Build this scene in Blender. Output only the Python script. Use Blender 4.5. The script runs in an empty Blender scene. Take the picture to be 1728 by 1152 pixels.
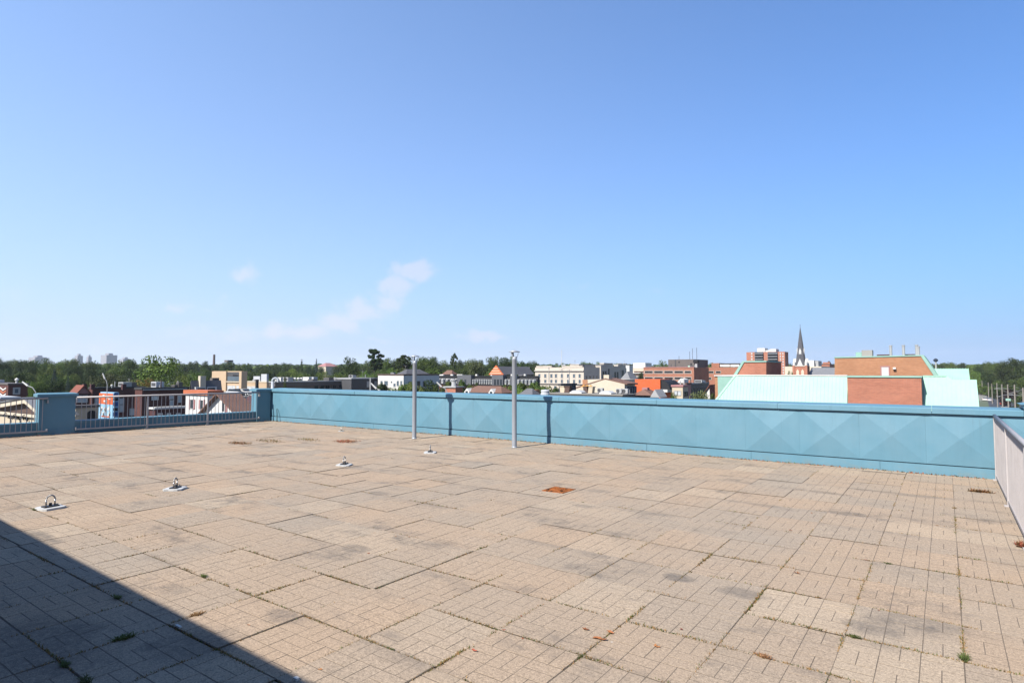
import bpy, bmesh, math, random
import numpy as np
from mathutils import Vector, Matrix, Euler
random.seed(7)
rng = np.random.default_rng(7)
R = math.radians
SC = bpy.context.scene
COL = SC.collection

# ------------------------------------------------------------------ camera, sky, sun, exposure
F, PITCH, YAW, CAMZ = 1012.0, 0.0490, 0.6253, 1.65      # focal length in photo pixels (1728 wide)
cd = bpy.data.cameras.new('camera'); cam = bpy.data.objects.new('camera', cd); COL.objects.link(cam)
cd.sensor_width = 36.0; cd.lens = F * 36.0 / 1728.0; cd.clip_start = 0.05; cd.clip_end = 30000.0
cam.location = (0, 0, CAMZ); cam.rotation_euler = (math.pi/2 + PITCH, 0, YAW)
SC.camera = cam

SUN_EL, SUN_TRAVEL = R(43.5), R(10.0)                   # light travels towards +y, a little to +x
W = bpy.data.worlds.new('World'); SC.world = W; W.use_nodes = True
wn = W.node_tree.nodes; wl = W.node_tree.links
bg = wn['Background']; bg.inputs['Strength'].default_value = 0.059
sky = wn.new('ShaderNodeTexSky'); sky.sky_type = 'NISHITA'; sky.sun_disc = False
sky.sun_elevation = SUN_EL; sky.sun_rotation = SUN_TRAVEL + math.pi
sky.altitude = 100.0; sky.air_density = 1.0; sky.dust_density = 0.25; sky.ozone_density = 1.6

sd = bpy.data.lights.new('sun', 'SUN'); sd.energy = 5.0; sd.angle = R(0.53); sd.color = (1.0, 0.955, 0.885)
sun = bpy.data.objects.new('sun', sd); COL.objects.link(sun)
tdir = Vector((math.sin(SUN_TRAVEL)*math.cos(SUN_EL), math.cos(SUN_TRAVEL)*math.cos(SUN_EL), -math.sin(SUN_EL)))
sun.rotation_euler = tdir.to_track_quat('-Z', 'Y').to_euler(); sun.location = (-20, -30, 40)

vs = SC.view_settings; vs.view_transform = 'Standard'; vs.look = 'None'; vs.gamma = 1.0; vs.use_curve_mapping = False
vs.exposure = 1.225

# ------------------------------------------------------------------ photo pixel -> direction / plane
_fw = np.array([-math.sin(YAW)*math.cos(PITCH), math.cos(YAW)*math.cos(PITCH), math.sin(PITCH)])
_up = np.array([math.sin(YAW)*math.sin(PITCH), -math.cos(YAW)*math.sin(PITCH), math.cos(PITCH)])
_rt = np.array([math.cos(YAW), math.sin(YAW), 0.0])
CAM = np.array([0, 0, CAMZ])
def ray(px, py): return _fw + (px-864.0)/F*_rt - (py-576.0)/F*_up
def at(px, py, D): return CAM + ray(px, py)*D            # D = distance along the lens axis
def onX(px, py, X): d = ray(px, py); return CAM + d*(X/d[0])
def onY(px, py, Y): d = ray(px, py); return CAM + d*(Y/d[1])
def onZ(px, py, Z): d = ray(px, py); return CAM + d*((Z-CAMZ)/d[2])
G = -10.4                                                # street level under the roof deck (deck = 0)

# ------------------------------------------------------------------ clouds: faint wisps, part of the sky
def wnode(t, **k):
    n = wn.new(t)
    for a, b in k.items(): setattr(n, a, b)
    return n
def wmath(op, a, b=None):
    n = wnode('ShaderNodeMath', operation=op)
    for i, v in enumerate((a, b)):
        if v is None: continue
        if isinstance(v, (int, float)): n.inputs[i].default_value = v
        else: wl.new(v, n.inputs[i])
    return n.outputs[0]
tc = wnode('ShaderNodeTexCoord'); sx = wnode('ShaderNodeSeparateXYZ'); wl.new(tc.outputs['Generated'], sx.inputs[0])
azs_ = wmath('ARCTAN2', sx.outputs[0], sx.outputs[1]); els = wmath('ARCSINE', sx.outputs[2])
wz = wnode('ShaderNodeTexNoise'); wz.inputs['Scale'].default_value = 30; wz.inputs['Detail'].default_value = 5; wl.new(tc.outputs['Generated'], wz.inputs['Vector']); ws = wnode('ShaderNodeSeparateColor'); wl.new(wz.outputs['Color'], ws.inputs[0])
azs = wmath('ADD', azs_, wmath('MULTIPLY', wmath('SUBTRACT', ws.outputs[0], .5), .055)); elw = wmath('ADD', els, wmath('MULTIPLY', wmath('SUBTRACT', ws.outputs[1], .5), .04))
acc = None
for px, py, sa, se, amp in ((697,456,.026,.012,1.0),(668,486,.018,.016,.95),(650,512,.02,.016,.9),(612,528,.026,.016,.9),(572,545,.03,.013,.9),
        (525,556,.03,.011,.85),(470,562,.035,.011,.7),(405,562,.04,.012,.6),(340,566,.05,.012,.45),(413,461,.012,.012,.75),(297,519,.025,.009,.55),
        (345,524,.02,.008,.45),(368,503,.008,.008,.45),(815,568,.026,.007,.8),(775,569,.02,.006,.5),(640,575,.02,.005,.5),(975,485,.022,.006,.35),
        (1110,497,.03,.005,.28),(90,575,.12,.012,.35),(10,495,.03,.01,.25)):
    d = ray(px, py); d = d/np.linalg.norm(d); a0 = math.atan2(d[0], d[1]); e0 = math.asin(d[2])
    u = wmath('MULTIPLY', wmath('SUBTRACT', azs, a0), .72/sa); v = wmath('MULTIPLY', wmath('SUBTRACT', elw, e0), .72/se)
    g = wmath('MULTIPLY', wmath('EXPONENT', wmath('MULTIPLY', wmath('ADD', wmath('MULTIPLY', u, u), wmath('MULTIPLY', v, v)), -0.7)), amp)
    acc = g if acc is None else wmath('MAXIMUM', acc, g)
cn = wnode('ShaderNodeTexNoise'); cn.inputs['Scale'].default_value = 34; cn.inputs['Detail'].default_value = 7; cn.inputs['Roughness'].default_value = .62
mp = wnode('ShaderNodeMapping'); mp.inputs['Scale'].default_value = (1, 1, 1.7); wl.new(tc.outputs['Generated'], mp.inputs[0]); wl.new(mp.outputs[0], cn.inputs['Vector'])
cr = wnode('ShaderNodeMapRange', interpolation_type='SMOOTHSTEP'); wl.new(wmath('ADD', acc, wmath('MULTIPLY', wmath('SUBTRACT', cn.outputs['Fac'], .5), 1.35)), cr.inputs[0])
cr.inputs[1].default_value = .12; cr.inputs[2].default_value = .95; cr.inputs[3].default_value = 0; cr.inputs[4].default_value = 0.46
cf = wmath('MULTIPLY', cr.outputs[0], wmath('MINIMUM', wmath('MULTIPLY', acc, 1.6), 1.0))
# clear air: bluer than the model's default, a pale horizon, and a veil that brightens steadily towards the sun's side of the sky
KSKY = 0.059 * 2**1.225
def wmixc(f, a, b, bt='MIX'):
    n = wnode('ShaderNodeMix', data_type='RGBA', blend_type=bt)
    for i, v in ((0, f), (6, a), (7, b)):
        if hasattr(v, 'node'): wl.new(v, n.inputs[i])
        elif i == 0: n.inputs[i].default_value = v
        else: n.inputs[i].default_value = (*v, 1)
    return n.outputs[2]
pk = lambda r, g, b: (r/KSKY, g/KSKY, b/KSKY)
hl = wmath('SQRT', wmath('ADD', wmath('ADD', wmath('MULTIPLY', sx.outputs[0], sx.outputs[0]), wmath('MULTIPLY', sx.outputs[1], sx.outputs[1])), 1e-6))
cosaz = wmath('DIVIDE', wmath('ADD', wmath('MULTIPLY', sx.outputs[0], -math.sin(SUN_TRAVEL)), wmath('MULTIPLY', sx.outputs[1], -math.cos(SUN_TRAVEL))), hl)
veil0 = wmath('SQRT', wmath('MAXIMUM', wmath('ADD', wmath('MULTIPLY', cosaz, wmath('POWER', hl, .35)), 1.0), 0.0))
veil = wmath('MULTIPLY', wmath('MINIMUM', veil0, 1.08), wmath('POWER', hl, .9))
base = wmixc(1.0, sky.outputs[0], (.32, .80, 1.37), 'MULTIPLY')
vcol = wmixc(veil, (0, 0, 0), pk(.235, .30, .37)); base = wmixc(1.0, base, vcol, 'ADD')
fh = wmath('MINIMUM', wmath('MULTIPLY', wmath('EXPONENT', wmath('MULTIPLY', wmath('MAXIMUM', els, 0.0), -1/.235)), 1.12), 1.0)
hcol = wmixc(1.0, pk(.345, .53, .85), wmixc(veil, (0, 0, 0), pk(.35, .27, .10)), 'ADD')
base = wmixc(fh, base, hcol)
cloud = wmixc(1.0, hcol, pk(.31, .14, .04), 'ADD')
wl.new(wmixc(cf, base, cloud), bg.inputs['Color'])

# ------------------------------------------------------------------ materials
def lin(r, g, b):
    f = lambda c: (c/255/12.92) if c/255 <= .04045 else ((c/255+.055)/1.055)**2.4
    return (f(r), f(g), f(b))
class NT:
    """small node-tree writer"""
    def __init__(s, name):
        s.m = bpy.data.materials.new(name); s.m.use_nodes = True
        s.n = s.m.node_tree.nodes; s.l = s.m.node_tree.links; s.p = s.n['Principled BSDF']
    def new(s, t, **k):
        n = s.n.new(t)
        for a, b in k.items(): setattr(n, a, b)
        return n
    def put(s, inp, v):
        if hasattr(v, 'node'): s.l.new(v, inp)
        elif isinstance(v, (tuple, list)) and len(v) == 3 and inp.type == 'RGBA': inp.default_value = (*v, 1)
        else: inp.default_value = v
    def math(s, op, a, b=None, c=None):
        n = s.new('ShaderNodeMath', operation=op)
        for i, v in enumerate((a, b, c)):
            if v is not None: s.put(n.inputs[i], v)
        return n.outputs[0]
    def mix(s, f, a, b, bt='MIX'):
        n = s.new('ShaderNodeMix', data_type='RGBA', blend_type=bt); s.put(n.inputs[0], f); s.put(n.inputs[6], a); s.put(n.inputs[7], b); return n.outputs[2]
    def rng(s, v, a, b, c=0.0, d=1.0, smooth=True):
        n = s.new('ShaderNodeMapRange', interpolation_type='SMOOTHSTEP' if smooth else 'LINEAR')
        for i, q in enumerate((v, a, b, c, d)): s.put(n.inputs[i], q)
        return n.outputs[0]
    def noise(s, vec, scale, detail=4, rough=.55):
        n = s.new('ShaderNodeTexNoise'); s.l.new(vec, n.inputs['Vector']); n.inputs['Scale'].default_value = scale
        n.inputs['Detail'].default_value = detail; n.inputs['Roughness'].default_value = rough; return n.outputs['Fac']
    def pos(s): return s.new('ShaderNodeNewGeometry').outputs['Position']
    def scaled(s, vec, sc, loc=(0,0,0), rot=(0,0,0)):
        n = s.new('ShaderNodeMapping'); s.l.new(vec, n.inputs[0]); n.inputs['Scale'].default_value = sc
        n.inputs['Location'].default_value = loc; n.inputs['Rotation'].default_value = rot; return n.outputs[0]
    def bump(s, h, dist, strength=1.0):
        n = s.new('ShaderNodeBump'); s.put(n.inputs['Height'], h); n.inputs['Distance'].default_value = dist; n.inputs['Strength'].default_value = strength
        s.l.new(n.outputs[0], s.p.inputs['Normal'])
    def col(s, c): s.put(s.p.inputs['Base Color'], c)
    def set(s, **k):
        for a, b in k.items(): s.put(s.p.inputs[a.replace('_', ' ')], b)
        return s
ALB = .72
def plain(name, c, rough=.7, var=.12, scale=1.5, metal=0.0, spec=.35, streak=0.0):
    c = tuple(q*ALB for q in c)
    t = NT(name); P = t.pos()
    f = t.noise(P, scale, 5, .6); g = t.noise(P, scale*9, 3, .6)
    k = t.math('ADD', t.math('MULTIPLY', t.math('SUBTRACT', f, .5), var*2.4), t.math('MULTIPLY', t.math('SUBTRACT', g, .5), var*1.2))
    if streak:
        k = t.math('ADD', k, t.math('MULTIPLY', t.math('SUBTRACT', t.noise(t.scaled(P, (2.2, 2.2, .12)), 2.0, 4, .6), .5), streak*2))
    v = t.new('ShaderNodeHueSaturation'); t.put(v.inputs['Color'], c); t.put(v.inputs['Value'], t.math('ADD', k, 1.0))
    t.col(v.outputs[0]); t.set(Roughness=rough, Metallic=metal, Specular_IOR_Level=spec)
    return t.m
def brickmat(name, c1, c2, mortar, bw=.23, rh=.077, var=.25, squash=True):
    """brick courses far away: one brick is under two pixels, so the courses are in the material"""
    c1, c2, mortar = (tuple(q*ALB for q in k_) for k_ in (c1, c2, mortar))
    t = NT(name); P = t.pos()
    sx = t.new('ShaderNodeSeparateXYZ'); t.l.new(P, sx.inputs[0])
    cb = t.new('ShaderNodeCombineXYZ'); t.put(cb.inputs[0], t.math('ADD', sx.outputs[0], sx.outputs[1])); t.put(cb.inputs[1], sx.outputs[2])
    b = t.new('ShaderNodeTexBrick'); t.l.new(cb.outputs[0], b.inputs['Vector'])
    b.inputs['Scale'].default_value = 1.0; b.inputs['Brick Width'].default_value = bw; b.inputs['Row Height'].default_value = rh; b.inputs['Mortar Size'].default_value = .008
    for k, v in (('Color1', c1), ('Color2', c2), ('Mortar', mortar)): t.put(b.inputs[k], v)
    f = t.noise(P, .45, 5, .6); g = t.noise(t.scaled(P, (.5, .5, 3.5)), 1.4, 4, .65)
    k = t.math('ADD', t.math('MULTIPLY', t.math('SUBTRACT', f, .5), var*1.6), t.math('MULTIPLY', t.math('SUBTRACT', g, .5), var*1.6))
    v = t.new('ShaderNodeHueSaturation'); t.l.new(b.outputs['Color'], v.inputs['Color']); t.put(v.inputs['Value'], t.math('ADD', k, 1.0))
    t.col(v.outputs[0]); t.set(Roughness=.85, Specular_IOR_Level=.2)
    t.bump(b.outputs['Fac'], -.006)
    return t.m
def shingle(name, c, var=.3):
    c = tuple(q*ALB for q in c)
    t = NT(name); P = t.pos()
    k = t.math('ADD', t.math('MULTIPLY', t.math('SUBTRACT', t.noise(P, 6, 4, .7), .5), var*2), t.math('MULTIPLY', t.math('SUBTRACT', t.noise(P, .5, 3), .5), var))
    sx = t.new('ShaderNodeSeparateXYZ'); t.l.new(P, sx.inputs[0])
    w = t.math('MULTIPLY', t.math('FRACT', t.math('MULTIPLY', sx.outputs[2], 6.0)), .12)
    v = t.new('ShaderNodeHueSaturation'); t.put(v.inputs['Color'], c); t.put(v.inputs['Value'], t.math('ADD', t.math('ADD', k, .94), w))
    t.col(v.outputs[0]); t.set(Roughness=.9, Specular_IOR_Level=.2); return t.m
def glassmat(name, c=(.02,.025,.03)):
    t = NT(name); t.col(c); t.set(Roughness=.12, Specular_IOR_Level=.6); return t.m
def leafmat(name, c, c2, trans=.22):
    c, c2 = (tuple(q*.82 for q in k_) for k_ in (c, c2))
    t = NT(name); geo = t.new('ShaderNodeNewGeometry'); P = geo.outputs['Position']
    f = t.math('ADD', t.math('MULTIPLY', geo.outputs['Random Per Island'], .6), t.math('MULTIPLY', t.rng(t.noise(P, .35, 3), .35, .65), .4))
    oi = t.new('ShaderNodeObjectInfo'); hv_ = t.new('ShaderNodeHueSaturation'); t.put(hv_.inputs['Color'], t.mix(f, c, c2)); t.put(hv_.inputs['Value'], t.rng(oi.outputs['Random'], 0, 1, .72, 1.38, False)); t.put(hv_.inputs['Hue'], t.rng(t.math('FRACT', t.math('MULTIPLY', oi.outputs['Random'], 7.3)), 0, 1, .478, .512, False)); c_ = hv_.outputs[0]; t.col(c_); t.set(Roughness=.7, Specular_IOR_Level=.1)
    tr = t.new('ShaderNodeBsdfTranslucent'); t.l.new(c_, tr.inputs[0])
    ms = t.new('ShaderNodeMixShader'); ms.inputs[0].default_value = trans
    t.l.new(t.p.outputs[0], ms.inputs[1]); t.l.new(tr.outputs[0], ms.inputs[2]); t.l.new(ms.outputs[0], t.n['Material Output'].inputs[0])
    return t.m

M = {}
# paving: exposed-aggregate concrete with per-slab tone, dirt, stains with shapes of their own
def slabmat():
    t = NT('paving_concrete'); P = t.pos()
    sx = t.new('ShaderNodeSeparateXYZ'); t.l.new(P, sx.inputs[0])
    cb = t.new('ShaderNodeCombineXYZ')
    t.put(cb.inputs[0], t.math('FLOOR', t.math('DIVIDE', t.math('SUBTRACT', sx.outputs[0], .04), .6)))
    t.put(cb.inputs[1], t.math('FLOOR', t.math('DIVIDE', t.math('SUBTRACT', sx.outputs[1], .13), .6)))
    wnz = t.new('ShaderNodeTexWhiteNoise', noise_dimensions='2D'); t.l.new(cb.outputs[0], wnz.inputs['Vector'])
    r1 = wnz.outputs['Value']; sc = t.new('ShaderNodeSeparateColor'); t.l.new(wnz.outputs['Color'], sc.inputs[0])
    base = t.mix(t.rng(r1, 0, 1), (.40, .335, .268), (.45, .350, .260))
    base = t.mix(t.rng(sc.outputs[1], .62, 1.0, 0, .55), base, (.35, .315, .27))
    base = t.mix(t.rng(sc.outputs[2], .80, 1.0, 0, .6), base, (.54, .45, .345))
    big = t.noise(P, .33, 5, .6)
    base = t.mix(t.rng(big, .35, .7, 0, .42), base, (.455, .345, .25))
    grey = t.noise(t.scaled(P, (1, 1, 1), (13, 4, 0)), .5, 5, .6)
    base = t.mix(t.rng(grey, .45, .75, 0, .5), base, (.375, .335, .285))
    base = t.mix(1.0, base, (.545, .522, .492), 'MULTIPLY')
    # aggregate speckle
    a = t.noise(P, 120, 2, .8); b = t.noise(P, 48, 3, .75)
    sp = t.math('ADD', t.math('MULTIPLY', t.math('SUBTRACT', a, .5), 1.6), t.math('MULTIPLY', t.math('SUBTRACT', b, .5), 1.25))
    hv = t.new('ShaderNodeHueSaturation'); t.put(hv.inputs['Color'], base); t.put(hv.inputs['Value'], t.math('ADD', sp, 1.0)); base = hv.outputs[0]
    # grime along one edge of slabs and old puddle marks
    st = t.noise(t.scaled(P, (1.0, 1.9, 1), (3.1, 7.7, 0)), .85, 6, .62)
    st2 = t.noise(t.scaled(P, (1.3, 1.3, 1), (9.1, 2.2, 0)), 3.2, 5, .7)
    stain = t.math('MULTIPLY', t.rng(st, .52, .70), t.rng(st2, .36, .62)); fine = t.noise(P, 22, 5, .75)
    for px, py, rx, ry, am in ((1425,866,.34,.13,1),(1400,832,.3,.12,.8),(1146,974,.13,.1,1.1),(1253,1000,.2,.12,.8),(1000,936,.16,.09,.6),(1478,1062,.22,.13,.9),(1560,1050,.35,.12,.7),
                          (640,832,.22,.15,.75),(600,925,.2,.12,.8),(1545,836,.45,.12,.7),(1290,852,.25,.1,.6),(70,905,.5,.09,1.0),(330,1085,.3,.25,.8),(60,1090,.7,.4,.9),(480,1040,.2,.12,.8),(1010,828,.2,.12,.55),(985,853,.18,.1,.7)):
        q = onZ(px, py, 0.0)
        dx = t.math('DIVIDE', t.math('SUBTRACT', sx.outputs[0], float(q[0])), rx); dy = t.math('DIVIDE', t.math('SUBTRACT', sx.outputs[1], float(q[1])), ry)
        dd = t.math('ADD', t.math('ADD', t.math('MULTIPLY', dx, dx), t.math('MULTIPLY', dy, dy)), t.math('MULTIPLY', t.math('SUBTRACT', st2, .5), 3.0))
        stain = t.math('MAXIMUM', stain, t.math('MULTIPLY', t.rng(dd, .05, 1.25, 1, 0), am*.85))
    fv = t.math('FRACT', t.math('DIVIDE', t.math('SUBTRACT', sx.outputs[1], .13), .6)); grime = t.math('MULTIPLY', t.math('ADD', t.rng(fv, .72, .98), t.rng(fv, .0, .10, 1, 0)), t.rng(t.noise(t.scaled(P, (1, 1, 1), (5.5, 1.7, 0)), 1.1, 5, .65), .46, .70))
    stain = t.math('MAXIMUM', stain, t.math('MULTIPLY', grime, .62))
    stain = t.math('MULTIPLY', stain, t.rng(fine, .30, .62, .45, 1.15))
    base = t.mix(t.math('MULTIPLY', stain, .72), base, (.070, .063, .058))
    # pale lime specks and bird marks
    vo = t.new('ShaderNodeTexVoronoi', feature='DISTANCE_TO_EDGE'); vo.feature = 'F1'; t.l.new(P, vo.inputs['Vector']); vo.inputs['Scale'].default_value = 4.2
    spk = t.math('MULTIPLY', t.rng(vo.outputs['Distance'], .0, .05, 1, 0), t.rng(t.noise(P, .8, 2), .52, .62))
    base = t.mix(t.math('MULTIPLY', spk, .75), base, (.5, .49, .47))
    t.col(base); t.set(Roughness=.9, Specular_IOR_Level=.15)
    t.bump(t.math('ADD', a, t.math('MULTIPLY', b, .6)), .003, .8)
    return t.m
M['slab'] = slabmat()
M['dirt'] = plain('joint_dirt', (.115, .09, .068), .95, .5, 9)
t = NT('blue_parapet_metal'); P = t.pos()
k = t.math('ADD', t.math('MULTIPLY', t.math('SUBTRACT', t.noise(P, .8, 5), .5), .22), t.math('MULTIPLY', t.math('SUBTRACT', t.noise(t.scaled(P, (5, 5, .35)), 2.2, 5, .65), .5), .13))
hv = t.new('ShaderNodeHueSaturation'); t.put(hv.inputs['Color'], (.070, .155, .200)); t.put(hv.inputs['Value'], t.math('ADD', k, 1.0))
sxx = t.new('ShaderNodeSeparateXYZ'); t.l.new(P, sxx.inputs[0])
spl = t.math('MULTIPLY', t.rng(sxx.outputs[2], .0, .17, 1, 0), t.rng(t.noise(t.scaled(P, (1, 1, 2)), 5, 5, .7), .42, .68))
drip = t.math('MULTIPLY', t.rng(sxx.outputs[2], .30, 1.0), t.rng(t.noise(t.scaled(P, (9, 9, .25)), 2.6, 5, .7), .54, .78))
fade = t.rng(t.noise(P, .55, 5, .65), .40, .72)
c_ = t.mix(t.math('MULTIPLY', spl, .5), hv.outputs[0], (.122, .137, .12))
c_ = t.mix(t.math('MULTIPLY', drip, .38), c_, (.04, .072, .086)); c_ = t.mix(t.math('MULTIPLY', fade, .16), c_, (.16, .215, .24))
t.col(c_); t.set(Roughness=t.rng(t.noise(P, 3, 4), .3, .7, .42, .62), Specular_IOR_Level=.35); t.bump(t.math('ADD', t.noise(P, 2.3, 3), t.math('MULTIPLY', t.noise(P, 9, 3), .25)), .008, .6)
M['blue'] = t.m
M['seam'] = plain('dark_seam', (.02, .045, .06), .8)
M['rail'] = plain('railing_paint', (.40, .362, .345), .5, .16, 5, streak=.1)
M['galv'] = plain('galvanised_steel', (.33, .35, .38), .42, .12, 4, metal=.25, spec=.45, streak=.16)
M['steel'] = plain('stainless_steel', (.34, .33, .32), .3, .1, 9, metal=.85)
M['darksteel'] = plain('dark_steel_plate', (.06, .058, .06), .4, .3, 8, metal=.5)
M['whitepad'] = plain('white_sealant_pad', (.46, .46, .45), .7, .25, 14)
t = NT('rust'); P = t.pos(); f = t.noise(P, 14, 5, .7)
t.col(t.mix(t.rng(f, .44, .62), (.24, .078, .022), (.035, .017, .01))); t.set(Roughness=.95, Specular_IOR_Level=.1); t.bump(t.noise(P, 60, 4), .01); M['rust'] = t.m
M['glass'] = glassmat('window_glass'); M['glassb'] = glassmat('window_glass_blue', (.06, .08, .1)); M['glassw'] = plain('curtained_glass', (.42, .44, .46), .3, .2, 2)
for n, c in dict(slatewall=(.115,.12,.135), white=(.72,.70,.66), cream=(.66,.57,.44), stone=(.65,.57,.475), stone2=(.60,.54,.475), beige=(.60,.50,.36), black=(.012,.013,.017), darkgrey=(.075,.075,.08), grey=(.22,.22,.23),
                 ltgrey=(.42,.42,.42), brown=(.11,.065,.05), taupe=(.145,.125,.115), pink=(.42,.20,.19), orangewall=(.66,.13,.035), roofgrav=(.30,.28,.25), tar=(.05,.048,.046), bluepanel=(.028,.10,.30), ltblue=(.30,.52,.70),
                 navy=(.03,.045,.075), copper=(.405,.655,.53), coppertrim=(.30,.50,.42), terracotta=(.55,.16,.07), road=(.06,.06,.062), concrete=(.36,.34,.31), wood=(.22,.15,.10), polewood=(.30,.26,.22), redpaint=(.45,.05,.03),
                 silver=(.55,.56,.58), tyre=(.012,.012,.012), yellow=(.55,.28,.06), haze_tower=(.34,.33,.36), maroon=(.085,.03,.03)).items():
    M[n] = plain(n, tuple(q*.74 for q in c), .75, .13, .8, streak=.05 if n in ('white','cream','stone','stone2','beige','ltgrey','taupe') else 0)
M['redbrick'] = brickmat('red_brick', (.39,.13,.075), (.31,.098,.058), (.36,.25,.19))
M['officebrick'] = brickmat('office_brick', (.33,.125,.075), (.28,.10,.06), (.31,.2,.15))
M['orangebrick'] = brickmat('orange_brick', (.38,.175,.088), (.32,.135,.065), (.36,.24,.16))
M['tanbrick'] = brickmat('tan_brick', (.46,.335,.22), (.42,.30,.19), (.42,.33,.24), var=.12)
M['darkbrick'] = brickmat('dark_brick', (.11,.036,.03), (.08,.026,.022), (.11,.07,.06))
M['greybrick'] = brickmat('grey_brick', (.17,.14,.125), (.14,.115,.10), (.2,.17,.15))
M['brownroof'] = shingle('brown_shingles', (.15,.085,.065)); M['greyroof'] = shingle('grey_shingles', (.11,.11,.12)); M['redroof'] = shingle('red_shingles', (.18,.065,.045))
M['orangeroof'] = shingle('orange_tiles', (.60,.15,.055), .2); M['slate'] = shingle('slate', (.085,.085,.095), .35)
M['bark'] = plain('bark', (.07,.05,.035), .95, .4, 3)
M['leaf_dark'] = leafmat('leaf_dark', (0.015, 0.028, 0.008), (0.044, 0.066, 0.019), .16)
M['leaf_mid'] = leafmat('leaf_mid', (0.03, 0.055, 0.012), (0.086, 0.118, 0.028), .16)
M['leaf_light'] = leafmat('leaf_light', (.050, .092, .016), (.115, .165, .036), .16)
M['leaf_olive'] = leafmat('leaf_olive', (0.05, 0.065, 0.024), (0.1, 0.11, 0.045), .14)
M['leaf_blue'] = leafmat('leaf_spruce', (0.024, 0.04, 0.033), (0.055, 0.075, 0.064), .14)
M['leaf_rust'] = leafmat('leaf_rust', (0.07, 0.042, 0.015), (0.12, 0.075, 0.024), .14)
M['leaf_purple'] = leafmat('leaf_purple', (0.016, 0.009, 0.01), (0.034, 0.018, 0.016), .14)
M['weed_green'] = leafmat('weed_green', (.035,.055,.014), (.10,.12,.035)); M['weed_dry'] = leafmat('weed_dry', (.17,.095,.035), (.27,.18,.08)); M['leaf_litter'] = leafmat('leaf_litter', (.17,.055,.025), (.25,.10,.045), .1)

# ------------------------------------------------------------------ object helpers
LOC = {}
class MB:
    def __init__(s): s.v = []; s.f = []; s.mi = []; s.cur = 0
    def quad(s, *p): b = len(s.v); s.v += [tuple(map(float, q)) for q in p]; s.f.append(tuple(range(b, b+len(p)))); s.mi.append(s.cur); return s
    def box(s, x0, x1, y0, y1, z0, z1):
        b = len(s.v); s.v += [(x, y, z) for z in (z0, z1) for x, y in ((x0,y0),(x1,y0),(x1,y1),(x0,y1))]
        for f in ((0,3,2,1),(4,5,6,7),(0,1,5,4),(1,2,6,5),(2,3,7,6),(3,0,4,7)): s.f.append(tuple(b+i for i in f)); s.mi.append(s.cur)
        return s
    def prism(s, poly, axis, a, b):
        """poly in the two other axes (x,z) for axis y, (y,z) for axis x, (x,y) for axis z, extruded from a to b"""
        mk = {'y': lambda p, t: (p[0], t, p[1]), 'x': lambda p, t: (t, p[0], p[1]), 'z': lambda p, t: (p[0], p[1], t)}[axis]
        n = len(poly); o = len(s.v); s.v += [mk(p, a) for p in poly] + [mk(p, b) for p in poly]
        s.f.append(tuple(o+i for i in range(n))); s.f.append(tuple(o+n+i for i in reversed(range(n)))); s.mi += [s.cur]*2
        for i in range(n): j = (i+1) % n; s.f.append((o+i, o+n+i, o+n+j, o+j)); s.mi.append(s.cur)
        return s
    def tube(s, p, q, r0, r1=None, n=10, cap=True):
        r1 = r0 if r1 is None else r1; p = Vector(p); q = Vector(q); d = (q-p).normalized()
        a = d.orthogonal().normalized(); c = d.cross(a); o = len(s.v)
        for P_, r in ((p, r0), (q, r1)):
            for i in range(n): th = 2*math.pi*i/n; s.v.append(tuple(P_ + a*(r*math.cos(th)) + c*(r*math.sin(th))))
        for i in range(n): j = (i+1) % n; s.f.append((o+i, o+j, o+n+j, o+n+i)); s.mi.append(s.cur)
        if cap: s.f += [tuple(o+i for i in reversed(range(n))), tuple(o+n+i for i in range(n))]; s.mi += [s.cur]*2
        return s
    def path(s, pts, r, n=8):
        for a, b in zip(pts[:-1], pts[1:]): s.tube(a, b, r, r, n)
        return s
    def lathe(s, c, prof, n=16):
        o = len(s.v); m = len(prof)
        for r, z in prof:
            for i in range(n): th = 2*math.pi*i/n; s.v.append((c[0]+r*math.cos(th), c[1]+r*math.sin(th), c[2]+z))
        for k in range(m-1):
            for i in range(n): j = (i+1) % n; s.f.append((o+k*n+i, o+k*n+j, o+(k+1)*n+j, o+(k+1)*n+i)); s.mi.append(s.cur)
        s.f += [tuple(o+i for i in reversed(range(n))), tuple(o+(m-1)*n+i for i in range(n))]; s.mi += [s.cur]*2
        return s
    def mat(s, i): s.cur = i; return s
    def mesh(s, name, mats, L=(0,0,0), smooth=False):
        me = bpy.data.meshes.new(name)
        me.from_pydata([(a-L[0], b-L[1], c-L[2]) for a, b, c in s.v], [], s.f)
        for m in (mats if isinstance(mats, (list, tuple)) else [mats]): me.materials.append(M[m] if isinstance(m, str) else m)
        me.polygons.foreach_set('material_index', s.mi)
        bm = bmesh.new(); bm.from_mesh(me); bmesh.ops.recalc_face_normals(bm, faces=bm.faces); bm.to_mesh(me); bm.free()
        if smooth: me.shade_smooth()
        return me
    def build(s, name, mats, parent=None, smooth=False, bevel=0.0):
        L = LOC.get(parent.name, (0,0,0)) if parent else (0,0,0)
        o = bpy.data.objects.new(name, s.mesh(name, mats, L, smooth)); COL.objects.link(o)
        if parent: o.parent = parent; LOC[o.name] = L
        if bevel:
            b = o.modifiers.new('bevel', 'BEVEL'); b.width = bevel; b.segments = 2; b.limit_method = 'ANGLE'
        return o
def thing(name, label, cat, loc, group=None):
    o = bpy.data.objects.new(name, None); COL.objects.link(o); o.location = loc; o.empty_display_size = .2
    o['label'] = label; o['category'] = cat
    if group: o['group'] = group
    LOC[o.name] = tuple(loc); return o
def tag(o, label=None, cat=None, group=None, kind=None):
    for k, v in (('label', label), ('category', cat), ('group', group), ('kind', kind)):
        if v: o[k] = v
    return o
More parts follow.
